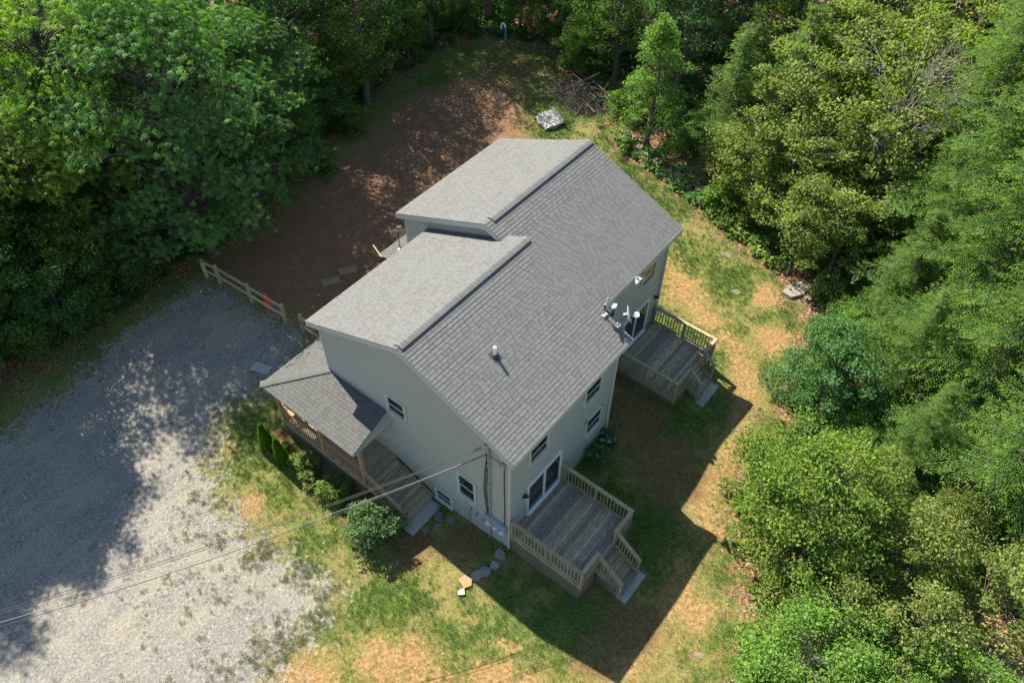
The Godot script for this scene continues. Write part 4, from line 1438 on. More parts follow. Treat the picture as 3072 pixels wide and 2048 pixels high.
# one tree: trunk with limbs, crown of leaves gathered in clumps
# kind: "leaf" single leaves, "whorl" drooping stars of long leaves
func tree_proto(sd: int, H: float, R: float, cb: float, clumps: int, per: int, ll: float, lw: float, cols: Array, kind := "leaf", shape := 0, lean := 0.04, crad := 0.26) -> Array:
	rng.seed = sd
	var tr := mb()
	var cr := mb()
	var lump := FastNoiseLite.new()
	lump.seed = sd
	lump.frequency = 0.014
	var top := Vector3(rng.randfn() * lean * H, H * 0.86, rng.randfn() * lean * H)
	var r0 := 0.018 * H + 0.02
	var axis := []
	var rad := []
	for i in 7:
		var q := i / 6.0
		axis.append(top * Vector3(q * q, q, q * q) + Vector3(rng.randfn(), 0, rng.randfn()) * 0.02 * H * q + Vector3(0, -0.15 if i == 0 else 0.0, 0))
		rad.append(r0 * (1.25 if i == 0 else 1.0) * (1.0 - 0.88 * q))
	tr.tube(axis, rad, 8)
	var ax := func(y: float) -> Vector3:
		var q := clampf(y / (H * 0.86), 0, 1) * 6.0
		var k := mini(int(q), 5)
		return axis[k].lerp(axis[k + 1], q - k)
	for i in clumps:
		var t := pow(rng.randf(), 0.85)
		var env := 1.0
		if shape == 0:
			env = sqrt(maxf(0.0, 1.0 - pow((t - 0.38) / 0.66, 2.0)))
		elif shape == 1:
			env = pow(1.0 - t, 0.8) * 1.05 + 0.08
		else:
			env = sqrt(maxf(0.0, 1.0 - pow((t - 0.62) / 0.66, 2.0)))
		var y := lerpf(cb, H, t)
		var a := rng.randf() * TAU
		env *= 0.95 + 0.62 * lump.get_noise_3d(cos(a) * 60.0 + sd * 40.0, y / R * 45.0, sin(a) * 60.0)
		var rr := R * env * pow(rng.randf(), 0.42) * rng.randf_range(0.85, 1.1)
		var c: Vector3 = Vector3(cos(a) * rr, y, sin(a) * rr) + ax.call(minf(y, H * 0.86)) * Vector3(1, 0, 1)
		var rc := R * crad * rng.randf_range(0.7, 1.35)
		var start: Vector3 = ax.call(clampf(y - rr * 0.75, cb * 0.55, H * 0.82))
		var midp := start.lerp(c, 0.5) + Vector3(0, 0.08 * rr, 0)
		tr.tube([start, midp, c], [0.0026 * H + 0.006, 0.0016 * H + 0.004, 0.005], 4, Color.WHITE, false)
		for k in 4:
			var e := c + rdir() * Vector3(1, 0.5, 1) * rc * 0.9
			tr.tube([midp.lerp(c, 0.5), e], [0.010, 0.004], 3, Color.WHITE, false)
		var tone := rng.randf_range(0.82, 1.15)
		var out := Vector3(c.x, 0, c.z).normalized()
		for k in per:
			var dv := rdir()
			dv.y = dv.y * 0.85 + 0.12
			var p := c + dv * Vector3(1.0, 0.6, 1.0) * rc * pow(rng.randf(), 0.4)
			var base := pick(cols) * tone
			base.a = 1.0
			if kind == "leaf":
				var dir := (out * 0.5 + rdir() + Vector3(0, -0.35, 0)).normalized()
				var nr := (Vector3(0, 1.1, 0) + rdir() * 0.75 + out * 0.2).normalized()
				var s := rng.randf_range(0.6, 1.3)
				cr.leaf(p, dir, nr, ll * s, lw * s, base)
			else:
				var axd := (out * 0.6 + Vector3(0, 0.5, 0) + rdir() * 0.6).normalized()
				var sx := axd.cross(Vector3(0.31, 0.9, 0.2)).normalized()
				var sy := axd.cross(sx)
				var m := 7
				for j in m:
					var th := TAU * j / m + rng.randf() * 0.4
					var dd := (sx * cos(th) + sy * sin(th) + axd * 0.25 + Vector3(0, -0.55, 0)).normalized()
					cr.leaf(p, dd, (axd + Vector3(0, 0.4, 0)).normalized(), ll * rng.randf_range(0.8, 1.2), lw, base)
	return [tr.mesh(M.bark), cr.mesh(M.leaf)]

# hemlock: tiers of drooping flat sprays
func hemlock_proto(sd: int, H: float, R: float, cols: Array, tips: Color) -> Array:
	rng.seed = sd
	var tr := mb()
	var cr := mb()
	tr.tube([Vector3(0, -0.15, 0), Vector3(0, H * 0.5, 0), Vector3(0.05, H, 0)], [0.02 * H, 0.012 * H, 0.01], 8)
	var tier := H * 0.06
	var ang := 0.0
	while tier < H * 0.985:
		var q := tier / H
		var count := 5
		for bi in count:
			var y := tier + rng.randf_range(-0.2, 0.2)
			var L := (R * pow(1.0 - q, 0.70) + 0.2) * lerpf(0.32, 1.2, pow(rng.randf(), 0.8))
			ang += 2.399 + rng.randf_range(-0.35, 0.35)
			var d := Vector3(cos(ang), 0, sin(ang))
			var s := Vector3(-d.z, 0, d.x)
			var rise := lerpf(0.16, 0.55, q) + rng.randf_range(-0.12, 0.12)
			var droop := lerpf(0.55, 0.40, q)
			var pos := func(u: float) -> Vector3: return Vector3(0, y, 0) + d * L * u + Vector3(0, L * (rise * u - droop * u * u), 0)
			tr.tube([pos.call(0.0), pos.call(0.5), pos.call(1.0)], [0.018, 0.011, 0.004], 4, Color.WHITE, false)
			var tone := rng.randf_range(0.7, 1.2)
			var u := 0.10
			while u < 1.0:
				for sg in [-1.0, 1.0]:
					var tw: float = (L * 0.34 * (1.0 - u * 0.72) + 0.12) * rng.randf_range(0.6, 1.25)
					var p: Vector3 = pos.call(u)
					var td: Vector3 = (s * sg + d * rng.randf_range(0.4, 0.85) + Vector3(0, rng.randf_range(-0.35, 0.0), 0)).normalized()
					var nrm := (Vector3.UP + rdir() * 0.30 + d * 0.10).normalized()
					var segs := maxi(2, int(tw / 0.105))
					for k in segs:
						var f := (k + 0.5) / segs
						var pp: Vector3 = p + td * tw * f - Vector3(0, 0.14 * tw * f * f, 0)
						for sg2 in [-1.0, 1.0]:
							var fd: Vector3 = (td * 0.8 + td.cross(nrm) * sg2 * 0.75 + Vector3(0, -0.10, 0)).normalized()
							var base := pick(cols) * tone
							if f > 0.55 and rng.randf() < 0.6:
								base = base.lerp(tips, 0.6)
							base.a = 1.0
							cr.leaf(pp, fd, nrm, (0.19 - 0.06 * f) * rng.randf_range(0.8, 1.25), 0.042, base)
					cr.leaf(p + td * tw * 0.88, td, nrm, 0.18, 0.04, tips * tone)
				u += 0.10 / maxf(L * 0.55, 0.5)
			cr.leaf(pos.call(0.95), (d + Vector3(0, -0.35, 0)).normalized(), Vector3.UP, 0.2, 0.045, tips)
		tier += lerpf(0.46, 0.28, q)
	return [tr.mesh(M.bark), cr.mesh(M.leaf)]

# tree_at: the first tree of a kind is built from its meshes, the later ones are copies of it
var firsts := {}
func tree_at(called: String, proto: Array, x: float, z: float, sc: float, turn: float, label: String, category: String, group := "", dy := 0.0) -> Node3D:
	var key := called + str(proto[0].get_instance_id())
	var o: Node3D
	if firsts.has(key):
		o = firsts[key].duplicate()
		o.name = numbered(called)
		add_child(o)
		o.remove_meta("group")
	else:
		o = Node3D.new()
		o.name = numbered(called)
		add_child(o)
		put("trunk", proto[0], o)
		put("crown", proto[1], o)
		firsts[key] = o
	o.transform = Transform3D(Basis(Vector3.UP, turn).scaled(Vector3(sc, sc, sc)), on(x, z, -0.03 + dy))
	tag(o, label, category, group)
	return o

func bare_tree(x: float, z: float, H: float) -> void:
	rng.seed = 600
	var o := thing("bare_tree", "dead bare tree with pale grey forked branches among leafy saplings", "tree", on(x, z))
	var b := mb()
	b.tube([Vector3(0, -0.1, 0), Vector3(0.1, H * 0.3, 0.05), Vector3(-0.05, H * 0.55, 0)], [0.13, 0.10, 0.075], 8)
	make("trunk", b, M.greywood, o)
	for i in 9:
		var h := lerpf(0.30, 0.56, i / 8.0) * H
		var a := i * 2.3 + rng.randf() * 0.6
		var d := Vector3(cos(a) * 0.55, 1.0, sin(a) * 0.55)
		var L := H * rng.randf_range(0.28, 0.46)
		b = mb()
		limb(b, Vector3(0.02, h, 0.02), d.normalized(), L, 0.05, 3)
		make("branch", b, M.greywood, o)

func limb(b: MB, p: Vector3, d: Vector3, L: float, r: float, depth: int) -> void:
	var m := p + d * L * 0.5 + rdir() * L * 0.06
	var e := p + d * L + rdir() * L * 0.08
	b.tube([p, m, e], [r, r * 0.7, r * 0.35], 5, Color.WHITE, false)
	if depth <= 0:
		return
	for k in 4:
		var t := rng.randf_range(0.35, 1.0)
		var q := p.lerp(e, t)
		var nd := (d + rdir() * 0.75).normalized()
		limb(b, q, nd, L * rng.randf_range(0.35, 0.6), r * 0.5, depth - 1)

const MARKS := [[-16.7, -3.2, "by the fence end chestnut"], [-17.5, 6.0, "beside the gravel driveway"], [-19.5, 14.0, "past the shaded gravel"], [-18.5, -14.0, "edging the bare soil yard"], [-18.0, -27.4, "by the teal standpipe"], [-10.3, -25.3, "by the brush pile"], [-4.9, -23.6, "by the bright birch"],
	[3.0, -20.5, "edging the lawn behind the house"], [7.2, -24.5, "by the dead bare tree"], [6.6, -18.5, "by the ledge rock"], [10.3, -13.2, "by the dark bushy tree"], [12.2, -6.7, "by the broad round tree"], [15.0, -1.5, "by the sumac trees"], [-29.0, -12.0, "deep in the wood"], [-27.0, -26.0, "deep in the wood past the standpipe"], [-3.0, -33.0, "deep in the wood past the birch"], [6.0, -33.0, "deep in the thicket"], [13.5, -21.0, "in the thick of the conifers"], [12.0, -29.0, "in the conifers past the dead tree"], [17.0, -13.0, "in the conifers past the shrubs"]]
func look(size: float, small: float, tall: float, kind: String, x: float, z: float) -> String:
	var best := 1e9
	var words := ""
	for m in MARKS:
		var d := Vector2(x - m[0], z - m[1]).length()
		if d < best:
			best = d
			words = m[2]
	return ("smaller " if size < small else ("taller " if size > tall else "")) + kind + " " + words

func hash2(i: int) -> float:
	return fposmod(sin(i * 127.1 + 3.7) * 43758.5453, 1.0)

func build_plants() -> void:
	# palettes, linear leaf colours
	var dark := [Color(0.070, 0.155, 0.040), Color(0.093, 0.194, 0.046), Color(0.124, 0.232, 0.050), Color(0.078, 0.171, 0.070)]
	var chest := [Color(0.080, 0.185, 0.050), Color(0.105, 0.225, 0.056), Color(0.135, 0.255, 0.055), Color(0.075, 0.165, 0.065)]
	var chest_sunlit := [Color(0.176, 0.297, 0.041), Color(0.257, 0.351, 0.047), Color(0.135, 0.257, 0.047)]  # chestnut leaves again, with sunlight on the crown put into the colour
	var mid := [Color(0.108, 0.200, 0.036), Color(0.134, 0.237, 0.043), Color(0.087, 0.168, 0.036), Color(0.175, 0.262, 0.043)]
	var olive := [Color(0.220, 0.251, 0.057), Color(0.155, 0.215, 0.046), Color(0.258, 0.276, 0.081), Color(0.115, 0.185, 0.046)]
	var lime := [Color(0.146, 0.269, 0.047), Color(0.190, 0.314, 0.056), Color(0.112, 0.224, 0.040)]
	var deep := [Color(0.063, 0.154, 0.050), Color(0.091, 0.196, 0.070), Color(0.112, 0.217, 0.063)]
	var hem := [Color(0.065, 0.140, 0.028), Color(0.090, 0.180, 0.032), Color(0.050, 0.115, 0.028)]
	var mid2 := [Color(0.123, 0.208, 0.035), Color(0.157, 0.244, 0.040), Color(0.101, 0.177, 0.035), Color(0.213, 0.270, 0.045)]
	var lime2 := [Color(0.15, 0.27, 0.05), Color(0.19, 0.31, 0.065), Color(0.12, 0.22, 0.05)]
	var P := {}
	P.c1 = tree_proto(201, 12.5, 4.9, 2.0, 330, 27, 0.165, 0.046, chest, "whorl", 0, 0.02, 0.17)
	P.c2 = tree_proto(202, 13.0, 4.4, 2.6, 290, 27, 0.165, 0.046, chest_sunlit, "whorl", 2, 0.02, 0.18)
	P.b1 = tree_proto(203, 14.5, 3.9, 3.6, 165, 60, 0.17, 0.105, dark, "leaf", 0, 0.03, 0.19)
	P.b2 = tree_proto(204, 13.0, 3.5, 2.6, 145, 66, 0.16, 0.10, mid, "leaf", 2, 0.04, 0.2)
	P.b3 = tree_proto(205, 16.0, 4.2, 4.4, 165, 64, 0.18, 0.11, dark, "leaf", 2, 0.03, 0.19)
	P.b4 = tree_proto(219, 15.0, 4.0, 3.4, 200, 130, 0.17, 0.105, dark, "leaf", 0, 0.03, 0.19)
	P.u1 = tree_proto(206, 5.5, 2.2, 0.6, 90, 130, 0.14, 0.085, mid, "leaf", 0, 0.05, 0.25)
	P.u2 = tree_proto(207, 4.5, 2.1, 0.4, 90, 130, 0.14, 0.085, dark, "leaf", 2, 0.05, 0.25)
	P.o1 = tree_proto(208, 7.0, 2.4, 1.2, 95, 100, 0.15, 0.10, olive, "leaf", 2, 0.05, 0.22)
	P.o2 = tree_proto(209, 6.0, 2.3, 0.9, 85, 95, 0.14, 0.09, olive, "leaf", 0, 0.06, 0.23)
	P.l1 = tree_proto(210, 7.4, 2.1, 0.7, 115, 110, 0.115, 0.066, lime2, "leaf", 1, 0.02, 0.2)
	P.r1 = tree_proto(211, 5.6, 3.3, 0.5, 190, 180, 0.11, 0.072, mid2, "leaf", 0, 0.03, 0.18)
	P.r2 = tree_proto(212, 4.2, 2.4, 0.3, 130, 170, 0.105, 0.07, deep, "leaf", 0, 0.03, 0.2)
	P.r3 = tree_proto(213, 4.0, 2.2, 0.3, 110, 150, 0.11, 0.06, lime, "leaf", 2, 0.04, 0.22)
	P.s1 = tree_proto(214, 1.7, 1.25, 0.1, 50, 90, 0.12, 0.075, mid, "leaf", 0, 0.05, 0.3)
	P.s2 = tree_proto(215, 1.4, 1.1, 0.1, 45, 80, 0.12, 0.08, olive, "leaf", 0, 0.05, 0.32)
	P.h1 = hemlock_proto(216, 14.5, 3.5, hem, Color(0.17, 0.25, 0.045))
	P.h2 = hemlock_proto(217, 11.0, 3.0, hem, Color(0.16, 0.24, 0.045))
	P.h3 = hemlock_proto(218, 8.0, 2.4, hem, Color(0.16, 0.24, 0.045))
	# --- the edge of the wood beyond the driveway and fence
	tree_at("chestnut_tree", P.c1, -16.7, -3.2, 1.0, 0.4, "large spreading chestnut tree with drooping leaves by the fence end", "tree")
	tree_at("chestnut_tree", P.c2, -20.2, -0.6, 0.98, 1.0, "tall chestnut with sunlight in its yellow-green leaf colour behind the fence tree", "tree")
	tree_at("chestnut_tree", P.c1, -18.0, -8.2, 0.74, 2.3, "smaller chestnut tree leaning over the bare soil yard", "tree")
	tree_at("chestnut_tree", P.c1, -22.5, -5.5, 1.05, 4.1, "chestnut tree deep in the wood behind the fence tree", "tree")
	var gg := "hardwood trees in the wood"
	var hw := [[-20.6, -12.0, 0, 0.85], [-19.8, -16.8, 1, 0.8], [-21.6, -19.6, 0, 0.8], [-21.8, -24.4, 1, 0.85], [-20.8, -29.0, 2, 0.8], [-24.0, -15.5, 2, 0.85], [-25.0, -20.5, 1, 0.95], [-24.5, -27.0, 0, 0.9], [-27.5, -11.0, 2, 0.95], [-26.0, -8.5, 0, 1.0],
		[-28.0, -16.5, 0, 0.95], [-29.0, -23.0, 2, 0.95], [-30.0, -4.0, 0, 1.0], [-31.0, -10.0, 1, 1.05], [-33.0, -17.0, 2, 1.0], [-27.0, -31.5, 1, 0.95], [-33.0, -27.5, 0, 1.0], [-36.0, -8.0, 2, 1.0], [-37.0, -21.0, 1, 1.0],
		[-27.0, -2.0, 1, 0.88], [-16.5, -31.5, 0, 0.8], [-13.0, -29.8, 1, 0.85], [-17.5, -35.5, 2, 0.9], [-12.5, -34.5, 0, 0.95], [-9.0, -31.5, 2, 0.75], [-22.5, -34.5, 0, 0.9], [-8.0, -36.5, 1, 0.95], [-4.5, -32.0, 0, 0.85], [-3.5, -38.0, 2, 0.95], [-10.0, -28.0, 1, 0.65], [-6.0, -28.6, 0, 0.7], [-14.0, -39.0, 2, 1.0], [-7.0, -42.0, 0, 1.0], [0.5, -39.5, 1, 0.95], [5.0, -41.5, 2, 0.95], [9.5, -39.5, 0, 0.95], [-1.0, -46.0, 0, 1.0], [6.0, -48.0, 1, 1.05], [12.0, -44.0, 2, 1.0], [-19.0, -40.0, 1, 1.0], [-26.0, -38.0, 2, 1.0], [2.6, -37.0, 0, 0.8], [-5.6, -35.2, 1, 0.8], [-29.0, 1.0, 0, 1.0], [-32.0, -1.0, 2, 0.95], [-24.6, -1.0, 1, 0.8]]
	var bb := [P.b1, P.b2, P.b3]
	for i in hw.size():
		var q: Array = hw[i]
		tree_at("hardwood_tree", bb[q[2]], q[0], q[1], q[3], hash2(i) * TAU, look(q[3], 0.82, 0.97, ["dark-leaved slender hardwood", "bright-leaved hardwood", "broad dark hardwood"][q[2]], q[0], q[1]), "tree", gg)
	# trees whose shade falls over the gravel
	var sh := [[-20.8, 8.2, 2, 0.95], [-22.8, 9.6, 2, 1.05], [-18.3, 8.8, 1, 0.86], [-20.6, 6.2, 0, 0.92], [-24.0, 7.0, 2, 1.05], [-26.0, 8.8, 0, 1.15], [-17.9, 6.8, 0, 0.74], [-24.5, 4.5, 1, 0.9]]
	for i in sh.size():
		var q: Array = sh[i]
		tree_at("hardwood_tree", [P.b4, P.b2, P.b4][q[2]], q[0], q[1], q[3], hash2(i + 50) * TAU, look(q[3], 0.9, 1.07, ["dense dark-leaved hardwood shading the drive", "bright-leaved hardwood shading the drive", "broad leafy hardwood shading the drive"][q[2]], q[0], q[1]), "tree", "trees shading the driveway")
	# understorey along the driveway side
	var un := [[-17.8, 0.2, 1, 0.75], [-18.4, 2.2, 0, 0.8], [-17.7, 3.8, 1, 0.85], [-18.3, 5.9, 0, 0.8], [-17.9, 7.8, 1, 0.9], [-20.2, 4.0, 0, 0.95], [-20.6, 1.6, 1, 1.0], [-20.4, 6.6, 0, 1.0], [-22.6, 2.6, 0, 1.1], [-18.6, -1.6, 1, 0.7], [-19.4, -13.6, 1, 0.7], [-20.6, -15.2, 0, 0.8], [-20.6, -18.2, 1, 0.7],
		[-21.2, -21.8, 0, 0.75], [-21.4, -26.4, 1, 0.8], [-18.6, -10.6, 1, 0.6], [-19.6, -5.8, 0, 0.8], [-18.4, -29.4, 0, 0.75], [-15.2, -29.4, 1, 0.75], [-24.0, -2.6, 0, 1.0], [-23.0, -11.0, 1, 1.0], [-25.0, -4.0, 1, 1.1], [-12.2, -27.6, 0, 0.7], [-23.4, -17.6, 0, 0.9], [-23.6, -23.0, 1, 0.9]]
	var uu := [P.u1, P.u2]
	for i in un.size():
		var q: Array = un[i]
		tree_at("understorey_tree", uu[q[2]], q[0], q[1], q[3], hash2(i + 100) * TAU, look(q[3], 0.76, 0.94, ["small-leaved mid green sapling", "small-leaved dark green sapling"][q[2]], q[0], q[1]), "sapling", "understorey saplings in the wood")
	# --- behind the house
	tree_at("birch_tree", P.l1, -4.9, -23.6, 1.0, 0.7, "bright light green conical birch behind the stone row", "tree")
	tree_at("hemlock_tree", P.h3, -1.2, -25.2, 0.95, 0.0, "dark shaded hemlock standing behind the bright birch", "tree")
	tree_at("hemlock_tree", P.h3, 0.9, -27.6, 1.05, 2.0, "dark hemlock among olive saplings behind the house", "tree")
	var ol := [[1.9, -22.6, 1, 0.9], [3.8, -21.4, 0, 0.85], [5.6, -20.4, 1, 0.8], [7.3, -19.9, 1, 0.75], [6.6, -22.8, 0, 1.1], [3.4, -25.2, 0, 1.1], [5.8, -26.4, 0, 1.2], [1.6, -29.4, 0, 1.1], [4.4, -30.2, 0, 1.15], [8.3, -28.8, 0, 1.25], [-1.8, -29.0, 0, 0.95], [7.4, -33.0, 0, 1.2], [2.4, -34.4, 0, 1.15], [-0.2, -23.0, 1, 0.6], [-1.6, -34.0, 0, 1.1], [6.0, -37.0, 0, 1.2], [11.0, -36.0, 0, 1.3]]
	var oo := [P.o1, P.o2]
	for i in ol.size():
		var q: Array = ol[i]
		tree_at("olive_sapling", oo[q[2]], q[0], q[1], q[3], hash2(i + 150) * TAU, look(q[3], 0.95, 1.12, ["olive green spreading sapling", "olive green bushy sapling"][q[2]], q[0], q[1]), "sapling", "olive green saplings of the thicket")
	bare_tree(7.2, -24.5, 9.6)
	# --- hemlocks
	var he := [[9.9, -23.6, 0, 1.0], [10.1, -27.6, 0, 1.06], [10.4, -31.8, 0, 1.1], [11.7, -20.4, 0, 1.0], [10.5, -18.9, 1, 0.6], [13.2, -17.6, 0, 0.98], [13.2, -23.6, 0, 1.1], [13.0, -28.2, 0, 1.12], [14.8, -14.6, 1, 1.02], [12.2, -15.2, 1, 0.55], [16.6, -11.6, 1, 0.95], [13.9, -11.8, 1, 0.5], [15.8, -20.4, 0, 1.1], [17.4, -17.0, 1, 1.1], [16.0, -26.5, 0, 1.15], [18.6, -13.8, 1, 1.0]]
	var hh := [P.h1, P.h2]
	for i in he.size():
		var q: Array = he[i]
		tree_at("hemlock_tree", hh[q[2]], q[0], q[1], q[3], hash2(i + 200) * TAU, look(q[3] * [1.3, 1.0][q[2]], 0.7, 1.38, "bright green feathery hemlock", q[0], q[1]), "tree", "tall hemlock stand")
	# --- deciduous trees and shrubs on the sunny side
	tree_at("shade_tree", P.r1, 12.2, -6.7, 0.95, 0.9, "broad round leafy tree with dense crown past the deck shadow", "tree")
	tree_at("shade_tree", P.r2, 10.3, -13.2, 0.92, 0.2, "dark green bushy tree next to the ledge rock", "tree")
	tree_at("sumac_tree", P.r3, 14.2, -1.9, 0.95, 0.2, "bright green sumac-like tree nearest the dry lawn", "tree")
	tree_at("sumac_tree", P.r3, 16.2, -1.0, 0.9, 2.2, "bright green sumac-like tree beside another one", "tree")
	var de := [[11.6, -10.4, 2, 0.42], [13.6, -9.8, 3, 0.55], [15.4, -7.2, 3, 0.7], [14.6, -4.4, 3, 0.6], [16.6, -5.2, 3, 0.7], [16.2, -2.9, 2, 0.8], [18.0, -7.6, 3, 0.8], [18.2, -3.8, 2, 0.85], [12.2, -11.9, 2, 0.45], [17.8, -1.2, 2, 0.85], [15.8, -9.8, 3, 0.5], [11.5, -16.4, 1, 0.55], [9.6, -16.8, 2, 0.4]]
	var dd := [P.r2, P.u1, P.r3, P.o2]
	for i in de.size():
		var q: Array = de[i]
		tree_at("leafy_shrub", dd[q[2]], q[0], q[1], q[3], hash2(i + 250) * TAU, look(q[3], 0.5, 0.78, ["deep green leafy shrub", "mid green leafy shrub", "lime green leafy shrub", "olive green leafy shrub"][q[2]], q[0], q[1]), "shrub", "leafy shrubs past the lawn")
	var lowp := [[9.4, -14.8], [10.9, -11.3], [10.5, -9.4], [11.4, -9.2], [10.2, -8.0], [12.6, -13.2], [13.0, -4.2], [8.6, -16.4], [8.9, -18.1], [7.9, -18.9], [6.2, -20.4], [4.6, -20.6], [2.9, -21.2], [1.0, -21.4], [11.2, -13.0], [14.4, -12.8], [13.8, -6.9], [15.2, -11.4], [12.9, -17.6], [11.2, -20.4], [10.2, -21.6], [13.2, -2.6], [-16.9, -10.9], [-18.4, -14.4], [-17.4, -0.4], [-17.2, 2.6], [-17.2, 5.2], [-17.1, 9.4], [-17.5, -5.4], [-8.0, -26.6], [-6.7, -25.6], [-3.0, -24.4], [-7.6, -24.9], [16.8, -6.4], [17.0, -9.2], [15.0, -13.6]]
	for i in lowp.size():
		tree_at("undergrowth_bush", P.s1 if i % 3 else P.s2, lowp[i][0], lowp[i][1], 0.55 + 0.5 * hash2(i + 300), hash2(i + 320) * TAU, look(hash2(i + 300), 0.33, 0.66, "low mid green bush" if i % 3 else "low olive green bush", lowp[i][0], lowp[i][1]), "bush", "low bushes of the undergrowth")
	# --- garden plants by the porch
	rng.seed = 700
	var rh := tree_proto(701, 1.75, 1.0, 0.15, 80, 60, 0.14, 0.045, [Color(0.11, 0.20, 0.075), Color(0.15, 0.25, 0.09), Color(0.085, 0.16, 0.07)], "leaf", 0, 0.02, 0.26)
	tree_at("rhododendron_bush", rh, 0.05, 2.3, 1.0, 0.3, "large rounded rhododendron bush beside the porch steps", "bush")
	var av := arborvitae_proto(702)
	for q in [[-5.85, 2.35, 1.18, "pointed green arborvitae at the porch's outer end"], [-4.95, 2.4, 1.12, "pointed green arborvitae standing beside the flower bed"], [-1.75, 2.25, 0.8, "small arborvitae tucked against the rhododendron bush"]]:
		tree_at("arborvitae", av, q[0], q[1], q[2], q[0], q[3], "shrub")
	var fl := tree_proto(703, 0.75, 0.5, 0.05, 26, 40, 0.11, 0.05, [Color(0.12, 0.20, 0.045), Color(0.16, 0.24, 0.06), Color(0.20, 0.22, 0.07)], "leaf", 0, 0.02, 0.3)
	for q in [[-4.15, 2.15, 1.0], [-3.4, 2.3, 0.8], [-2.6, 2.25, 1.1], [-5.2, 1.85, 0.6], [-2.1, 1.75, 0.9], [-3.7, 1.8, 0.7]]:
		tree_at("perennial_plant", fl, q[0], q[1], q[2], q[0] * 3.0, "leafy perennial plant in the bed along the porch", "plant", "perennials along the porch")
	# hydrangeas below the long wall
	for k in 2:
		var hy := tree_proto(710 + k, 0.8, 0.42, 0.05, 20, 30, 0.13, 0.08, deep, "leaf", 0, 0.02, 0.34)
		var z := -5.0 - 0.75 * k
		var o := tree_at("hydrangea_bush", hy, 4.62, z, 1.0, 1.0 + k, ["hydrangea with dull red flower heads below the long wall", "hydrangea with blue flower heads below the long wall"][k], "bush")
		for j in 4:
			var b := mb()
			var a := TAU * j / 7.0 + k
			stone_shape(b, Vector3.ZERO, Vector3(0.075, 0.06, 0.075), 720 + j, Color.WHITE)
			put("flower_head", b.mesh(M.redflower if k == 0 else M.blueflower), o, Transform3D(Basis.IDENTITY, Vector3(cos(a) * 0.30 * (1.0 if j else 0.0), 0.62 + 0.12 * hash2(j), sin(a) * 0.30 * (1.0 if j else 0.0))))
	# groundcover mass in the woods
	rng.seed = 800
	var xf := []
	var cols := []
	var b := mb()
	for k in 14:
		var a := TAU * k / 14.0
		var dv := Vector3(cos(a), rng.randf_range(0.0, 0.7), sin(a)).normalized()
		b.leaf(Vector3(dv.x * 0.06, 0.10 + dv.y * 0.12, dv.z * 0.06), dv, (Vector3.UP + rdir() * 0.4).normalized(), 0.16, 0.09, Color.WHITE)
	var fern := b.mesh(M.leaf)
	var tries := 0
	while xf.size() < 22000 and tries < 130000:
		tries += 1
		var x := rng.randf_range(-36.0, 20.0)
		var z := rng.randf_range(-50.0, 9.0)
		var d := pdist(CLEAR, x, z)
		if d > 0.15 or (rng.randf() < 0.35 and d > -1.0) or ghn.get_noise_2d(x * 1.6, z * 1.6) < -0.05:
			continue
		var s := rng.randf_range(0.7, 1.9)
		xf.append(Transform3D(Basis(Vector3.UP, rng.randf() * TAU).scaled(Vector3(s, s * rng.randf_range(0.7, 1.5), s)), on(x, z)))
		cols.append(pick(mid if x > 0 else dark))
	scatter("woodland_undergrowth", fern, xf, cols, "low green undergrowth covering the woodland floor", "undergrowth")

func arborvitae_proto(sd: int) -> Array:
	rng.seed = sd
	var tr := mb()
	var cr := mb()
	tr.tube([Vector3(0, -0.1, 0), Vector3(0, 1.3, 0)], [0.035, 0.01], 6)
	for i in 3400:
		var q := pow(rng.randf(), 1.25)
		var y := 0.06 + q * 1.38
		var r := 0.30 * pow(1.0 - q, 0.75) * rng.randf_range(0.75, 1.05) + 0.015
		var a := rng.randf() * TAU
		var d := Vector3(cos(a), 0, sin(a))
		var c := Color(0.12, 0.27, 0.03).lerp(Color(0.20, 0.38, 0.05), rng.randf())
		cr.leaf(Vector3(d.x * r * 0.8, y - 0.05, d.z * r * 0.8), (d * 0.45 + Vector3(0, 1, 0) + rdir() * 0.25).normalized(), (d + rdir() * 0.4).normalized(), 0.10, 0.035, c)
	return [tr.mesh(M.bark), cr.mesh(M.leaf)]

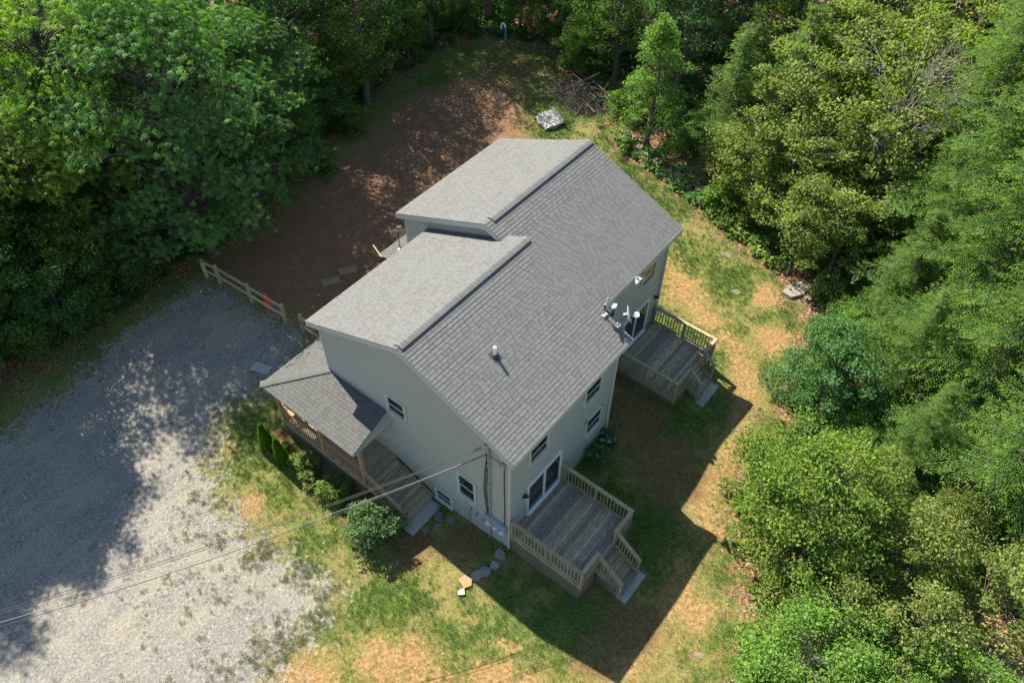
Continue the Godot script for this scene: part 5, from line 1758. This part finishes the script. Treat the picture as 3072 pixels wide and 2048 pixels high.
# ---------------------------------------------------------------- materials
func build_materials() -> void:
	cube = BoxMesh.new()
	cube.size = Vector3.ONE
	var gran := noise_tex(1, 0.09, 256, [Color(0.078, 0.078, 0.078), Color(0.120, 0.120, 0.119), Color(0.168, 0.168, 0.166)], FastNoiseLite.TYPE_SIMPLEX_SMOOTH, 5)
	M.shingle = tri_mat(gran, Vector3(0.9, 0.9, 0.9), 0.92)
	M.shingle.vertex_color_use_as_albedo = true
	M.shingle_old = M.shingle.duplicate()
	M.shingle_old.albedo_color = Color(0.86, 0.86, 0.85)
	M.felt = flat_mat(Color(0.04, 0.04, 0.04), 0.95)
	var sid := noise_tex(2, 0.02, 128, [Color(0.30, 0.33, 0.295), Color(0.325, 0.352, 0.315)], FastNoiseLite.TYPE_SIMPLEX_SMOOTH, 3)
	M.siding = tri_mat(sid, Vector3(0.4, 0.4, 0.4), 0.6)
	var fnd := noise_tex(3, 0.03, 128, [Color(0.23, 0.25, 0.22), Color(0.31, 0.33, 0.29)], FastNoiseLite.TYPE_SIMPLEX_SMOOTH, 4)
	M.foundation = tri_mat(fnd, Vector3(0.6, 0.6, 0.6), 0.9)
	M.trim = flat_mat(Color(0.42, 0.435, 0.39), 0.5)
	M.white = flat_mat(Color(0.55, 0.58, 0.58), 0.4)
	M.pvc = flat_mat(Color(0.78, 0.78, 0.76), 0.35)
	M.glass = flat_mat(Color(0.012, 0.016, 0.02), 0.04)
	M.glass.metallic_specular = 0.6
	M.rubber = flat_mat(Color(0.03, 0.035, 0.035), 0.7)
	M.bluemetal = flat_mat(Color(0.20, 0.26, 0.31), 0.45)
	M.galv = flat_mat(Color(0.42, 0.44, 0.45), 0.45, 0.3)
	M.conduit = flat_mat(Color(0.24, 0.26, 0.24), 0.6)
	M.meter = flat_mat(Color(0.40, 0.43, 0.42), 0.5)
	M.meterglass = flat_mat(Color(0.5, 0.54, 0.54), 0.1)
	M.black = flat_mat(Color(0.015, 0.015, 0.016), 0.6)
	M.wire_glint = flat_mat(Color(0.18, 0.18, 0.175), 0.5)  # sun glints along the twisted line are put into this paler colour
	M.darkmetal = flat_mat(Color(0.06, 0.065, 0.075), 0.5)
	M.dish = flat_mat(Color(0.42, 0.44, 0.43), 0.4)
	M.dish_shaded = flat_mat(Color(0.14, 0.14, 0.15), 0.5)  # dish colour with the shade of its underside painted in
	M.orange = flat_mat(Color(0.85, 0.07, 0.02), 0.5)
	M.teal = flat_mat(Color(0.03, 0.30, 0.26), 0.5)
	M.redflower = flat_mat(Color(0.13, 0.06, 0.07), 0.8)
	M.blueflower = flat_mat(Color(0.13, 0.22, 0.33), 0.8)
	M.tarp = tri_mat(noise_tex(4, 0.04, 128, [Color(0.085, 0.095, 0.10), Color(0.17, 0.185, 0.19)]), Vector3(1.2, 1.2, 1.2), 0.45)
	M.brushwood = tri_mat(noise_tex(10, 0.05, 128, [Color(0.06, 0.048, 0.04), Color(0.14, 0.12, 0.10)]), Vector3(1.4, 1.4, 1.4), 0.9)
	var con := noise_tex(5, 0.05, 256, [Color(0.23, 0.23, 0.215), Color(0.29, 0.29, 0.27), Color(0.33, 0.33, 0.31)])
	M.concrete = tri_mat(con, Vector3(0.8, 0.8, 0.8), 0.9)
	var rock := noise_tex(6, 0.05, 256, [Color(0.6, 0.6, 0.6), Color(1.0, 1.0, 1.0), Color(0.8, 0.78, 0.75)])
	M.stone = tri_mat(rock, Vector3(0.9, 0.9, 0.9), 0.92)
	M.stone.vertex_color_use_as_albedo = true
	var bk := noise_tex(7, 0.05, 256, [Color(0.06, 0.05, 0.042), Color(0.12, 0.10, 0.085), Color(0.20, 0.175, 0.15)])
	M.bark = tri_mat(bk, Vector3(1.6, 0.4, 1.6), 0.95)
	var gwd := noise_tex(8, 0.05, 128, [Color(0.16, 0.145, 0.13), Color(0.30, 0.28, 0.25)])
	M.greywood = tri_mat(gwd, Vector3(1.4, 1.4, 1.4), 0.9)
	# weathered boards: grain stretched along z
	var gs := [[Color(0.16, 0.155, 0.14), Color(0.26, 0.25, 0.22)], [Color(0.21, 0.18, 0.135), Color(0.33, 0.28, 0.205)], [Color(0.12, 0.118, 0.108), Color(0.20, 0.195, 0.18)], [Color(0.25, 0.22, 0.17), Color(0.38, 0.33, 0.25)], [Color(0.17, 0.155, 0.125), Color(0.25, 0.23, 0.185)]]
	M.deck = []
	for i in gs.size():
		M.deck.append(tri_mat(noise_tex(20 + i, 0.035, 256, [gs[i][0] * 0.8 * Color(1, 0.96, 0.86), gs[i][0] * 1.3 * Color(1, 0.94, 0.80), gs[i][1] * 1.4 * Color(1, 0.94, 0.80)], FastNoiseLite.TYPE_SIMPLEX_SMOOTH, 5), Vector3(2.2, 2.2, 0.28), 0.9))
	M.timber = []
	for i in 3:
		var k: float = [1.0, 0.85, 0.92][i]
		M.timber.append(tri_mat(noise_tex(30 + i, 0.03, 128, [Color(0.22, 0.175, 0.105) * k, Color(0.35, 0.285, 0.175) * k]), Vector3(1.0, 1.0, 0.6), 0.88))
	M.flat_tan = tri_mat(noise_tex(46, 0.03, 128, [Color(0.16, 0.12, 0.07), Color(0.24, 0.18, 0.11)]), Vector3(1, 1, 1), 0.9)
	M.fence = []
	for i in 2:
		var k: float = [1.0, 0.85][i]
		M.fence.append(tri_mat(noise_tex(34 + i, 0.03, 128, [Color(0.34, 0.275, 0.15) * k, Color(0.48, 0.39, 0.22) * k]), Vector3(0.6, 1.5, 1.5), 0.88))
	M.redwood = []
	for i in 2:
		var k: float = [1.0, 0.85][i]
		M.redwood.append(tri_mat(noise_tex(36 + i, 0.03, 128, [Color(0.27, 0.16, 0.075) * k, Color(0.36, 0.22, 0.11) * k]), Vector3(1.5, 0.6, 1.5), 0.85))
	M.porch = []
	for i in 4:
		var k: float = [1.25, 1.05, 1.45, 0.9][i]
		M.porch.append(tri_mat(noise_tex(40 + i, 0.035, 128, [Color(0.18, 0.15, 0.09) * k, Color(0.31, 0.255, 0.16) * k]), Vector3(2.2, 2.2, 0.4), 0.9))
	M.lattice = tri_mat(noise_tex(45, 0.03, 128, [Color(0.12, 0.10, 0.075), Color(0.20, 0.17, 0.125)]), Vector3(1, 1, 1), 0.9)
	var lm := StandardMaterial3D.new()
	lm.vertex_color_use_as_albedo = true
	lm.roughness = 0.55
	lm.metallic_specular = 0.25
	lm.backlight_enabled = true
	lm.backlight = Color(0.86, 1.0, 0.40)
	M.leaf = lm
	var lt := noise_tex(9, 0.05, 256, [Color(0.08, 0.05, 0.03), Color(0.16, 0.10, 0.06), Color(0.28, 0.19, 0.12)])
	M.litter = tri_mat(lt, Vector3(0.5, 0.5, 0.5), 0.95)

func _ready() -> void:
	# camera
	var cam := Camera3D.new()
	cam.name = "camera"
	add_child(cam)
	cam.transform = Transform3D(Basis(Vector3(0.77876, 0.007354, -0.627279), Vector3(-0.477833, 0.654835, -0.585548), Vector3(0.406458, 0.755736, 0.513473)).orthonormalized(), Vector3(12.5079, 26.6737, 10.1272))
	cam.fov = 46.073
	cam.near = 0.1
	cam.far = 900.0
	cam.current = true
	# sky and exposure
	var we := WorldEnvironment.new()
	we.name = "world_environment"
	var env := Environment.new()
	env.background_mode = Environment.BG_SKY
	var sky := Sky.new()
	var sm := ProceduralSkyMaterial.new()
	sm.sky_top_color = Color(0.36, 0.46, 0.585)
	sm.sky_horizon_color = Color(0.64, 0.685, 0.71)
	sm.sky_curve = 0.22
	sm.ground_bottom_color = Color(0.16, 0.18, 0.12)
	sm.ground_horizon_color = Color(0.36, 0.40, 0.38)
	sky.sky_material = sm
	env.sky = sky
	env.tonemap_mode = Environment.TONE_MAPPER_LINEAR
	env.tonemap_exposure = 2.75
	env.sdfgi_enabled = true
	env.ssao_enabled = true
	env.ssil_enabled = true
	we.environment = env
	add_child(we)
	# sun, high and behind the wood
	var sun := DirectionalLight3D.new()
	sun.name = "sun"
	sun.light_energy = 1.6
	sun.light_color = Color(1.0, 0.965, 0.895)
	sun.light_angular_distance = 0.5
	sun.shadow_enabled = true
	add_child(sun)
	sun.look_at_from_position(Vector3.ZERO, SUN, Vector3.UP)
	ghn.seed = 4
	ghn.frequency = 0.12
	build_materials()
	build_ground()
	build_house()
	build_decks()
	build_porch()
	build_fittings()
	build_yard()
	build_plants()
	build_cover()
